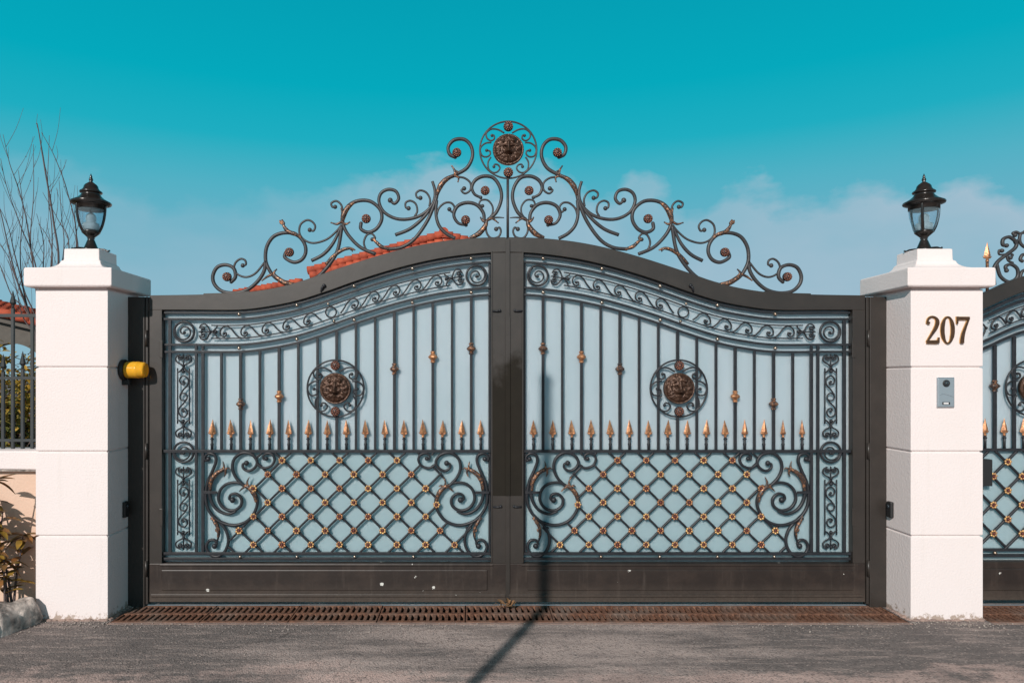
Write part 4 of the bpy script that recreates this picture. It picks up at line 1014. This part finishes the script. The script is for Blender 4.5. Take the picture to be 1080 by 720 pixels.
# --- intercom
ix0, ix1 = sx(987.2), sx(1005.6); iz1, iz0 = CZ+(400-397.8)*4.3/750, CZ+(400-429.6)*4.3/750; ixc = (ix0+ix1)/2
root = thing('intercom', (ixc, FY, iz0), 'brushed steel intercom plate with camera and call button under the numerals', 'intercom')
m = MB(); m.box(ix0, ix1, FY-0.010, FY, iz0, iz1); m.build('rim', M['chrome'], root, bevel=0.003)
m = MB(); m.box(ix0+0.006, ix1-0.006, FY-0.014, FY-0.008, iz0+0.006, iz1-0.006); m.build('plate', M['steel'], root, bevel=0.002)
m = MB(); m.lathe([(0.021, -0.0), (0.021, -0.006), (0.018, -0.008)], (ixc-0.001, FY-0.013, iz1-0.036), 24, 'y'); m.build('camera_surround', M['black'], root)
m = MB(); m.ball((ixc-0.001, FY-0.020, iz1-0.036), 0.013, (1, 0.7, 1), 16, 10); m.build('camera_lens', M['window'], root)
m = MB(); m.tube(catmull([(ix0+0.012, FY-0.0142, iz0+0.072), (ixc-0.02, FY-0.0142, iz0+0.082), (ixc+0.015, FY-0.0142, iz0+0.074), (ix1-0.010, FY-0.0142, iz0+0.064)], 6), 0.0012, 6); m.build('engraved_wave', M['chrome'], root)
m = MB(); m.box(ixc-0.024, ixc+0.022, FY-0.0165, FY-0.013, iz0+0.018, iz0+0.034); bt = m.build('call_button', M['black'], root, bevel=0.0015)
m = MB(); m.box(ixc-0.018, ixc+0.012, FY-0.0185, FY-0.0155, iz0+0.021, iz0+0.031); m.build('name_window', M['bulb'], bt, bevel=0.001)

# ================================================================== LEFT: LOW WALL, FENCE, KERB, PLANTS
WX1 = -XP-HW      # pillar's left face
wy0, wy1 = -0.07, 0.10
root = thing('garden_wall', (-5, 0, 0), 'low peach garden wall with white coping left of the plain pillar', 'wall')
m = MB(); m.box(-9, WX1-0.002, wy0, wy1, -0.05, 0.885); m.build('wall_body', M['peach'], root)
m = MB()
xs = lin(-9, WX1-0.002, 40)
m.strip([(x, 1.012) for x in xs], [(x, 0.897+0.004*math.sin(x*3)) for x in xs], wy0-0.055, wy1+0.03); m.build('coping', M['white'], root, bevel=0.008)
m = MB(); m.box(-9, WX1-0.003, wy0-0.045, wy1+0.02, 0.885, 0.897); m.build('drip_joint', M['stone'], root)
# fence on the wall
root = thing('iron_fence', (-5, 0.0, 1.012), 'slate grey spear-topped fence standing on the low peach wall', 'fence')
fy = 0.02; Df = fy-CY
fz = lambda py: CZ+(400-py)*Df/750
fxx = lambda px: CX+(px-497)*Df/750
def frail(py0, py1, r, y=fy):
    m = MB(); m.box(-9, WX1-0.003, y-r, y+r, fz(py1), fz(py0)); m.build('rail', M['fence'], root)
frail(331.0, 334.4, 0.009); frail(397.0, 400.0, 0.010); frail(462.6, 465.4, 0.010)
m_sp = MB()
m_sp.lathe([(0.012,0.0),(0.006,0.006),(0.010,0.012),(0.007,0.018),(0.020,0.035),(0.017,0.045),(0.001,0.115)], (0,0,0), 8, smooth=False)
ME_FSP = m_sp.mesh('spear_tip', [M['fence']])
for k in range(-1, 60):
    for off, ptop in ((13.7, 325), (24.0, 389), (34.2, 333), (3.4, 392)):
        px = off-41.2*k if k >= 0 else None
        if px is None: continue
        x = fxx(px)
        if x < -8.9: continue
        m = MB(); m.box(x-0.0085, x+0.0085, fy-0.008, fy+0.008, 1.012, fz(ptop)); b = m.build('upright', M['fence'], root)
        if off != 34.2: inst('spear_tip', ME_FSP, b, (x, fy, fz(ptop)))
# kerb stones curving from the pillar toward the street
def kerb_stone(x0, y0, x1, y1, w_, h, lab):
    m = MB(); n = 30; rings = []
    d = Vector((x1-x0, y1-y0, 0)); Ln = d.length; d.normalize(); nn = Vector((-d.y, d.x, 0))
    prof = [(-1,-0.4),(-1.0,0.35),(-0.86,0.78),(-0.5,0.97),(0,1.0),(0.5,0.97),(0.86,0.78),(1.0,0.35),(1,-0.4)]
    b = len(m.v)
    for i in range(n+1):
        t_ = i/n; e = min(t_, 1-t_); sh = 1-0.14*max(0, 1-e/0.09)**2
        for k, (a, z) in enumerate(prof):
            p = Vector((x0, y0, 0))+d*(t_*Ln)+nn*(a*w_/2*sh)+Vector((0,0,z*h*sh))
            q = mnoise.noise_vector(p*8)*0.036+mnoise.noise_vector(p*26)*0.016
            m.v.append(tuple(p+q))
    K = len(prof)
    for i in range(n):
        for k in range(K-1): m.face([b+i*K+k, b+(i+1)*K+k, b+(i+1)*K+k+1, b+i*K+k+1], True)
    m.face([b+k for k in range(K)]); m.face([b+n*K+k for k in range(K)][::-1])
    tag(m.build('kerb_stone', M['stone']), lab, 'kerb stone', 'rough kerb stones of the planting bed')
kerb_stone(-2.885, -0.265, -2.965, -0.50, 0.17, 0.15, 'rough grey kerb stone against the foot of the plain left pillar')
kerb_stone(-2.97, -0.505, -3.12, -0.83, 0.17, 0.15, 'rough grey kerb stone at the lower left edge, second from the pillar')
kerb_stone(-3.13, -0.84, -3.55, -1.12, 0.17, 0.15, 'rough grey kerb stone, third from the pillar')
kerb_stone(-3.56, -1.125, -4.1, -1.28, 0.17, 0.15, 'rough grey kerb stone, fourth from the pillar')
m = MB()
pl = [(-2.87,-0.10),(-2.90,-0.26),(-2.98,-0.5),(-3.12,-0.82),(-3.55,-1.1),(-4.1,-1.25),(-5.5,-1.3),(-9,-1.3),(-9,-0.08),(-4.5,-0.08)]
b = len(m.v)
for x, y in pl: m.v.append((x, y, 0.07))
m.face(list(range(b, b+len(pl)))); tag(m.build('planting_bed', M['soil']), kind='structure')

# leafy plant in the bed
def leaf_blade(m, base, d, up, L_, wd, curl=0.25):
    d = Vector(d).normalized(); side = d.cross(Vector(up)).normalized(); upn = side.cross(d).normalized()
    n = 6; b = len(m.v)
    for i in range(n+1):
        t_ = i/n; wdt = wd*math.sin(math.pi*min(1, (t_*0.93+0.05)))**0.8*0.5
        p = Vector(base)+d*(L_*t_)-upn*(curl*L_*t_*t_)
        fold = upn*wdt*0.35
        m.v += [tuple(p-side*wdt+fold), tuple(p), tuple(p+side*wdt+fold)]
    for i in range(n):
        a = b+3*i; m.face([a, a+1, a+4, a+3], True); m.face([a+1, a+2, a+5, a+4], True)
def shrub(cx, cy, h, stems, lab, tilt=0.35, seed=1, leafL=0.11, dens=0.55):
    rnd = random.Random(seed)
    root = thing('leafy_plant', (cx, cy, 0.07), lab, 'plant', 'glossy plants in the bed')
    st = MB(); lg = MB(); ly = MB()
    for s in range(stems):
        a = rnd.uniform(0, 6.28); tl = rnd.uniform(0.1, tilt)
        p0 = Vector((cx+rnd.uniform(-.04, .04), cy+rnd.uniform(-.04, .04), 0.06)); hh = h*rnd.uniform(0.55, 1.0)
        P_ = catmull([p0, p0+Vector((math.cos(a)*tl*0.25*hh, math.sin(a)*tl*0.2*hh, hh*0.4)), p0+Vector((math.cos(a)*tl*0.7*hh, math.sin(a)*tl*0.5*hh, hh*0.75)), p0+Vector((math.cos(a)*tl*hh, math.sin(a)*tl*0.7*hh, hh))], 6)
        st.tube(P_, [0.008, 0.006, 0.003], 6)
        for i in range(5, len(P_)):
            for q in range(2 if i < len(P_)-1 else 5):
                if i < len(P_)-1 and rnd.random() > dens: continue
                an = rnd.uniform(0, 6.28); el = rnd.uniform(-0.3, 0.6)
                d = (math.cos(an)*math.cos(el), math.sin(an)*math.cos(el), math.sin(el))
                tgt = ly if (rnd.random() < 0.4) else lg
                leaf_blade(tgt, P_[i], d, (0, 0, 1), leafL*rnd.uniform(0.7, 1.25), leafL*0.33, rnd.uniform(0.1, 0.5))
    st.build('stem', M['bark'], root); lg.build('foliage', M['leafgreen'], root)
    if ly.v: ly.build('yellow_leaves', M['leafyellow'], root)
shrub(-3.01, -0.22, 0.52, 4, 'glossy dark leafed plant with yellowing leaves by the foot of the left pillar', 0.42, 3, 0.13, 0.4)
shrub(-3.15, -0.26, 0.86, 4, 'taller glossy leafed plant at the left edge in front of the peach wall', 0.25, 11, 0.145, 0.45)

# hedge beyond the fence
def bush(cx, cy, cz, rx, ry, rz, n, mats, lab, name, cat, seed, sz=0.05, group=None):
    rnd = random.Random(seed); root = thing(name, (cx, cy, 0), lab, cat, group)
    mbs = [MB() for _ in mats]; tr = MB()
    cl = []
    for k in range(26):
        while True:
            v = Vector((rnd.uniform(-1,1), rnd.uniform(-1,1), rnd.uniform(-1,1)))
            if 0.3 < v.length < 1: break
        cl.append((Vector((cx+v.x*rx, cy+v.y*ry, cz+v.z*rz)), rnd.uniform(0.25, 0.45), rnd.random()))
    for c, rr, tone in cl:
        tr.tube(catmull([Vector((cx, cy, 0)), Vector((cx, cy, cz*0.5)), (c+Vector((cx, cy, cz)))/2, c], 4), [0.03, 0.015, 0.006], 5)
        for i in range(n//26):
            v = Vector((rnd.gauss(0,1), rnd.gauss(0,1), rnd.gauss(0,1))).normalized()*rnd.random()**0.5
            p = c+Vector((v.x*rr*rx*1.2, v.y*rr*ry*1.2, v.z*rr*rz*1.2))
            mi = min(len(mats)-1, int((tone*0.6+rnd.random()*0.4+v.z*0.12)*len(mats)*0.98)); mi = max(0, mi)
            a = rnd.uniform(0, 6.28); el = rnd.uniform(-0.9, 0.9)
            leaf_blade(mbs[mi], p, (math.cos(a)*math.cos(el), math.sin(a)*math.cos(el), math.sin(el)), (rnd.uniform(-.5,.5), rnd.uniform(-.5,.5), 1), sz*rnd.uniform(0.7, 1.4), sz*0.5, 0.2)
    tr.build('trunk', M['bark'], root)
    for q, (mb, mt) in enumerate(zip(mbs, mats)):
        if mb.v: mb.build('foliage', M[mt], root)
bush(-3.98, 1.15, 0.95, 0.42, 0.45, 0.72, 5200, ['hedge', 'hedgeyellow', 'hedgeyellow'], 'yellow and green hedge bush behind the spear fence', 'hedge_bush', 'bush', 5, 0.05)
bush(-5.0, 1.4, 1.1, 0.7, 0.5, 0.9, 3000, ['hedge', 'hedgeyellow'], 'yellow-green hedge bush farther left behind the fence', 'hedge_bush', 'bush', 6, 0.06)
bush(-4.3, 2.6, 1.05, 0.5, 0.35, 0.55, 1500, ['hedge', 'pink'], 'pink flowering shrub behind the hedge bush beside the left pillar', 'flowering_shrub', 'shrub', 8, 0.06)

# bare tree
Dt = 7.2
def TP(px, py, j=0.0): return W(px, py, Dt+j)
root = thing('bare_tree', (TP(52, 400).x, TP(52, 400).y, 0), 'leafless tree of thin upright twigs behind the left pillar', 'tree')
base = TP(52, 430); m = MB()
m.tube(catmull([Vector((base.x, base.y, -0.05)), Vector((base.x+0.02, base.y, 0.5)), base], 6), [0.07, 0.055, 0.045], 10); m.build('trunk', M['bark'], root)
crown = MB(); rnd = random.Random(4)
def fr(p): return [(x/4, 120+y/4) for x, y in p]
MAIN = [fr([(158,40),(172,120),(188,210),(205,330),(220,450),(248,620)]), fr([(175,78),(232,180),(280,330),(325,545)]), fr([(2,190),(32,330),(90,480),(150,630)]),
        fr([(15,90),(40,210),(80,330),(130,560)]), fr([(142,130),(140,350),(130,560)]), fr([(80,240),(93,400),(92,700)]), fr([(250,280),(258,460),(262,600)]),
        fr([(180,330),(240,450),(290,560)]), fr([(0,400),(40,490),(70,620)]), fr([(-10,540),(30,600),(60,680)]), fr([(150,420),(180,540),(185,660)]), fr([(155,460),(220,590)]),
        fr([(-60,150),(-30,300),(20,480),(70,700)]), fr([(205,90),(200,300),(215,560)]), fr([(310,380),(322,480),(330,600)]), fr([(-40,620),(0,640),(50,760)]), fr([(100,560),(140,640),(160,700)]), fr([(30,620),(70,740),(100,860)])]
for k, P_ in enumerate(MAIN):
    j0 = rnd.uniform(-0.5, 0.5)
    q = [TP(x, y, j0*(1-i/len(P_))) for i, (x, y) in enumerate(P_)]
    last = P_[-1]; q.append(TP((last[0]+52)/2+rnd.uniform(-2, 2), max(last[1]+25, 340), 0)); q.append(base)
    q = catmull(q, 6)
    q = [p+mnoise.noise_vector(p*2.2)*0.02 for p in q]
    crown.tube(q, [0.002, 0.0035, 0.0055, 0.008, 0.012] if k else [0.003, 0.007, 0.008, 0.010, 0.014], 6)
    n = len(q)
    for i in range(3, n-8, 2):
        if rnd.random() < 0.75:
            s = rnd.choice((-1, 1)); L_ = rnd.uniform(0.12, 0.5)
            d = Vector((s*rnd.uniform(0.15, 0.5), rnd.uniform(-.4, .4), 1)).normalized()
            t2 = [q[i], q[i]+d*L_*0.5+Vector((s*0.01, 0, 0)), q[i]+d*L_+Vector((s*-0.01, 0, 0.02))]
            crown.tube(catmull(t2, 3), [0.0025, 0.0012], 5)
            if rnd.random() < 0.3: crown.ball(t2[1], 0.006, n=5, m=4)
crown.build('crown', M['bark'], root)

# ================================================================== HOUSES BEHIND
def tile_run(m, p0, p1, across, r, n):
    """rounded clay tiles stepped along a slope from p0 up to p1"""
    p0 = Vector(p0); p1 = Vector(p1); d = (p1-p0)
    for i in range(n):
        a = p0+d*(i/n)-d.normalized()*0.03; b = p0+d*((i+1)/n)
        a = a+Vector((0,0,0.022))
        m.tube([a, b], [r*1.08, r*0.92], 8)
# gabled house beyond the gate
Dh = 15.0; hy = CY+Dh
ap = W(468, 249.0, Dh); le = W(331, 286.0, Dh); sl = (ap.z-le.z)/(ap.x-le.x); reh = Vector((2*ap.x-le.x, le.y, le.z))
root = thing('tiled_house', (ap.x, hy+4, 0), 'pale gabled house with a red tiled roof seen over the left gate leaf', 'house')
wm = MB(); inx = 0.45
b = len(wm.v); zz = lambda x: ap.z-0.25-abs(x-ap.x)*sl
xl, xr = le.x+inx, reh.x-inx
for y in (hy+0.35, hy+8): wm.v += [(xl,y,-0.1),(xr,y,-0.1),(xr,y,zz(xr)),(ap.x,y,zz(ap.x)),(xl,y,zz(xl))]
wm.face([b,b+1,b+2,b+3,b+4]); wm.face([b+9,b+8,b+7,b+6,b+5]); wm.face([b,b+5,b+6,b+1]); wm.face([b+1,b+6,b+7,b+2]); wm.face([b+4,b+9,b+5,b])
wm.build('wall', M['render'], root)
rf = MB()
for a_, b_ in ((le, ap), (reh, ap)):
    a2, b2 = a_-Vector((0,0,0.16)), b_-Vector((0,0,0.16))
    rf.hexa([a2, b2, b2+Vector((0,8.4,0)), a2+Vector((0,8.4,0)), a_-Vector((0,0,0.02)), b_-Vector((0,0,0.02)), b_+Vector((0,8.4,-0.02)), a_+Vector((0,8.4,-0.02))])
rf_o = rf.build('roof', M['render'], root)
tl = MB()
for sgn, e in ((-1, le), (1, reh)):
    for j in range(34):
        y = j*0.25; tile_run(tl, e+Vector((sgn*0.10, y, 0.0)), ap+Vector((0, y, 0.03)), None, 0.085, 18)
    tile_run(tl, e+Vector((sgn*0.04, -0.05, -0.11)), ap+Vector((0, -0.05, -0.14)), None, 0.08, 18)
tl.tube([ap+Vector((0,-0.06,0.07)), ap+Vector((0,8.4,0.07))], 0.11, 10)
tl.build('roof_tiles', M['tile'], rf_o)
fa = MB()
for sgn, e in ((-1, le), (1, reh)):
    p0 = e+Vector((sgn*0.02,-0.03,-0.31)); p1 = ap+Vector((0,-0.03,-0.31))
    fa.hexa([p0, p1, p1+Vector((0,0.03,0)), p0+Vector((0,0.03,0)), p0+Vector((0,0,0.15)), p1+Vector((0,0,0.15)), p1+Vector((0,0.03,0.15)), p0+Vector((0,0.03,0.15))])
fa.build('fascia', M['render'], rf_o)
for wx in (-1.3, 1.3):
    m = MB(); m.box(ap.x+wx-0.5, ap.x+wx+0.5, hy+0.30, hy+0.36, 1.0, 2.3); wo2 = m.build('window', M['render'], root)
    m = MB(); m.box(ap.x+wx-0.42, ap.x+wx+0.42, hy+0.28, hy+0.31, 1.08, 2.22); m.build('pane', M['window'], wo2)
# lower annexe roof to its left
q0 = W(248, 311.5, Dh-1); q1 = W(319, 299, Dh-1)
root = thing('tiled_annexe', (q0.x, hy, 0), 'low red tiled annexe just left of the gabled house, above the gate', 'annexe')
m = MB(); m.box(q0.x+0.3, q1.x, hy-0.6, hy+3, -0.1, q0.z+0.0); m.build('wall', M['render'], root)
m = MB()
m.hexa([q0-Vector((0,0,0.10)), q1-Vector((0,0,0.10)), q1+Vector((0,4,-0.10)), q0+Vector((0,4,-0.10)), q0, q1, q1+Vector((0,4,0)), q0+Vector((0,4,0))]); ro = m.build('roof', M['render'], root)
m = MB()
for j in range(16): tile_run(m, q0+Vector((0, j*0.25, 0.03)), q1+Vector((0, j*0.25, 0.03)), None, 0.075, 12)
m.build('roof_tiles', M['tile'], ro)
# red-roofed pavilion behind the fence
Dp = 11.0; py_ = CY+Dp
e0 = W(-60, 318, Dp); e1 = W(47, 344, Dp)
root = thing('garden_pavilion', (e1.x-1.5, py_+1.2, 0), 'red tiled pavilion with an arched dark beam behind the fence', 'pavilion')
m = MB(); aZ = e1.z-0.12
rz0 = Vector((e1.x, py_, e1.z)); rz1 = Vector((e1.x-3.6, py_, e1.z+0.87))
m.hexa([rz0-Vector((0,0,.10)), rz0+Vector((0,2.6,-.10)), rz1+Vector((0,2.6,-.10)), rz1-Vector((0,0,.10)), rz0, rz0+Vector((0,2.6,0)), rz1+Vector((0,2.6,0)), rz1])
ro = m.build('roof', M['beam'], root)
m = MB()
for j in range(12): tile_run(m, rz0+Vector((0.05, j*0.22-0.03, 0.03)), rz1+Vector((0, j*0.22-0.03, 0.03)), None, 0.075, 14)
m.build('roof_tiles', M['tile'], ro)
# arched beam between posts
def arch_beam(xa, xb, y, ztop_a, ztop_b, zsp, rise):
    m = MB(); xs = lin(xa, xb, 24); cx = (xa+xb)/2
    m.strip([(x, ztop_a+(ztop_b-ztop_a)*(x-xa)/(xb-xa)) for x in xs], [(x, zsp+rise*math.sqrt(max(0, 1-((x-cx)/((xb-xa)/2))**2))) for x in xs], y, y+0.15)
    return m.build('arched_beam', M['beam'], root)
ax0, ax1 = W(-32, 400, Dp).x, e1.x-0.04
arch_beam(ax0, ax1, py_+0.12, e1.z+0.22, e1.z-0.10, 1.50, 0.52)
for x in (e1.x+0.02, ax0-0.04):
    for y in (py_+0.12, py_+2.3):
        m = MB(); m.box(x-0.07, x+0.07, y, y+0.15, -0.05, e1.z-0.16 if x > e1.x-1 else e1.z+0.14); m.build('post', M['beam'], root)

# ================================================================== SMALL THINGS
# dry leaf caught under the seam
c = Vector(((535-535)*U-0.01, -0.045, 0.012))
root = thing('dry_leaf', c, 'curled dry brown leaf lying on the grate under the gate seam', 'leaf')
m = MB(); rnd = random.Random(2)
for k in range(7):
    a = -2.9+k*0.95; leaf_blade(m, c+Vector((rnd.uniform(-.03,.03), 0, rnd.uniform(0.0,0.03))), (math.cos(a), rnd.uniform(-0.5,0.2), abs(math.sin(a))*0.4+0.1), (0,-0.4,1), rnd.uniform(0.035, 0.07), 0.036, -0.3)
m.build('blade', M['dryleaf'], root)
m = MB()
for k in range(6):
    a = rnd.uniform(-0.4, 3.4); p = c+Vector((rnd.uniform(-.05,.05), -0.01, 0.01))
    m.tube([p, p+Vector((math.cos(a)*0.06, -0.01, math.sin(a)*0.02+0.012)), p+Vector((math.cos(a)*0.11, -0.02, 0.004))], [0.0014, 0.0006], 4)
m.build('stalk', M['dryleaf'], root)
# loose grit washed against the drain and the pillars
rnd = random.Random(12); m = MB()
for k in range(900):
    q = rnd.random()
    if q < 0.6: x, y = rnd.uniform(-2.6, 3.9), DY0-0.02-abs(rnd.gauss(0, 0.07))
    elif q < 0.75: x, y = rnd.uniform(-2.9, -2.4), -0.27-abs(rnd.gauss(0, 0.08))
    elif q < 0.9: x, y = rnd.uniform(2.4, 2.9), -0.27-abs(rnd.gauss(0, 0.08))
    else: x, y = rnd.uniform(-3.2, 3.9), rnd.uniform(-1.3, -0.35)
    r_ = rnd.uniform(0.0015, 0.0050)
    m.ball((x, y, r_*0.6+0.001), r_, (rnd.uniform(0.8, 1.5), 1, 0.7), 5, 4)
tag(m.build('grit', M['grit'], origin=(0, 0, 0)), kind='stuff')
# street post behind the viewer whose shadow falls over the drive and the gate
X0 = (CX+0.467)-5.6*math.sin(R(SUN_AZ)); Y0 = 0-5.6*math.cos(R(SUN_AZ))
ztop = 1.46+5.6*math.tan(R(SUN_EL))
root = thing('street_post', (X0, Y0, 0), 'slim grey metal street post casting the long shadow on the drive', 'post')
m = MB(); m.lathe([(0.045, 0.0), (0.045, 0.3), (0.036, 0.34), (0.034, ztop-0.1), (0.034, ztop)], (X0, Y0, 0), 20); m.build('shaft', M['galv'], root)
m = MB(); m.lathe([(0.040, ztop), (0.040, ztop+0.02), (0.02, ztop+0.05), (0.002, ztop+0.055)], (X0, Y0, 0), 16); m.build('top_cap', M['galv'], root)
m = MB(); m.lathe([(0.09, 0.0), (0.09, 0.012), (0.05, 0.016)], (X0, Y0, 0), 20); m.build('base_plate', M['galv'], root)
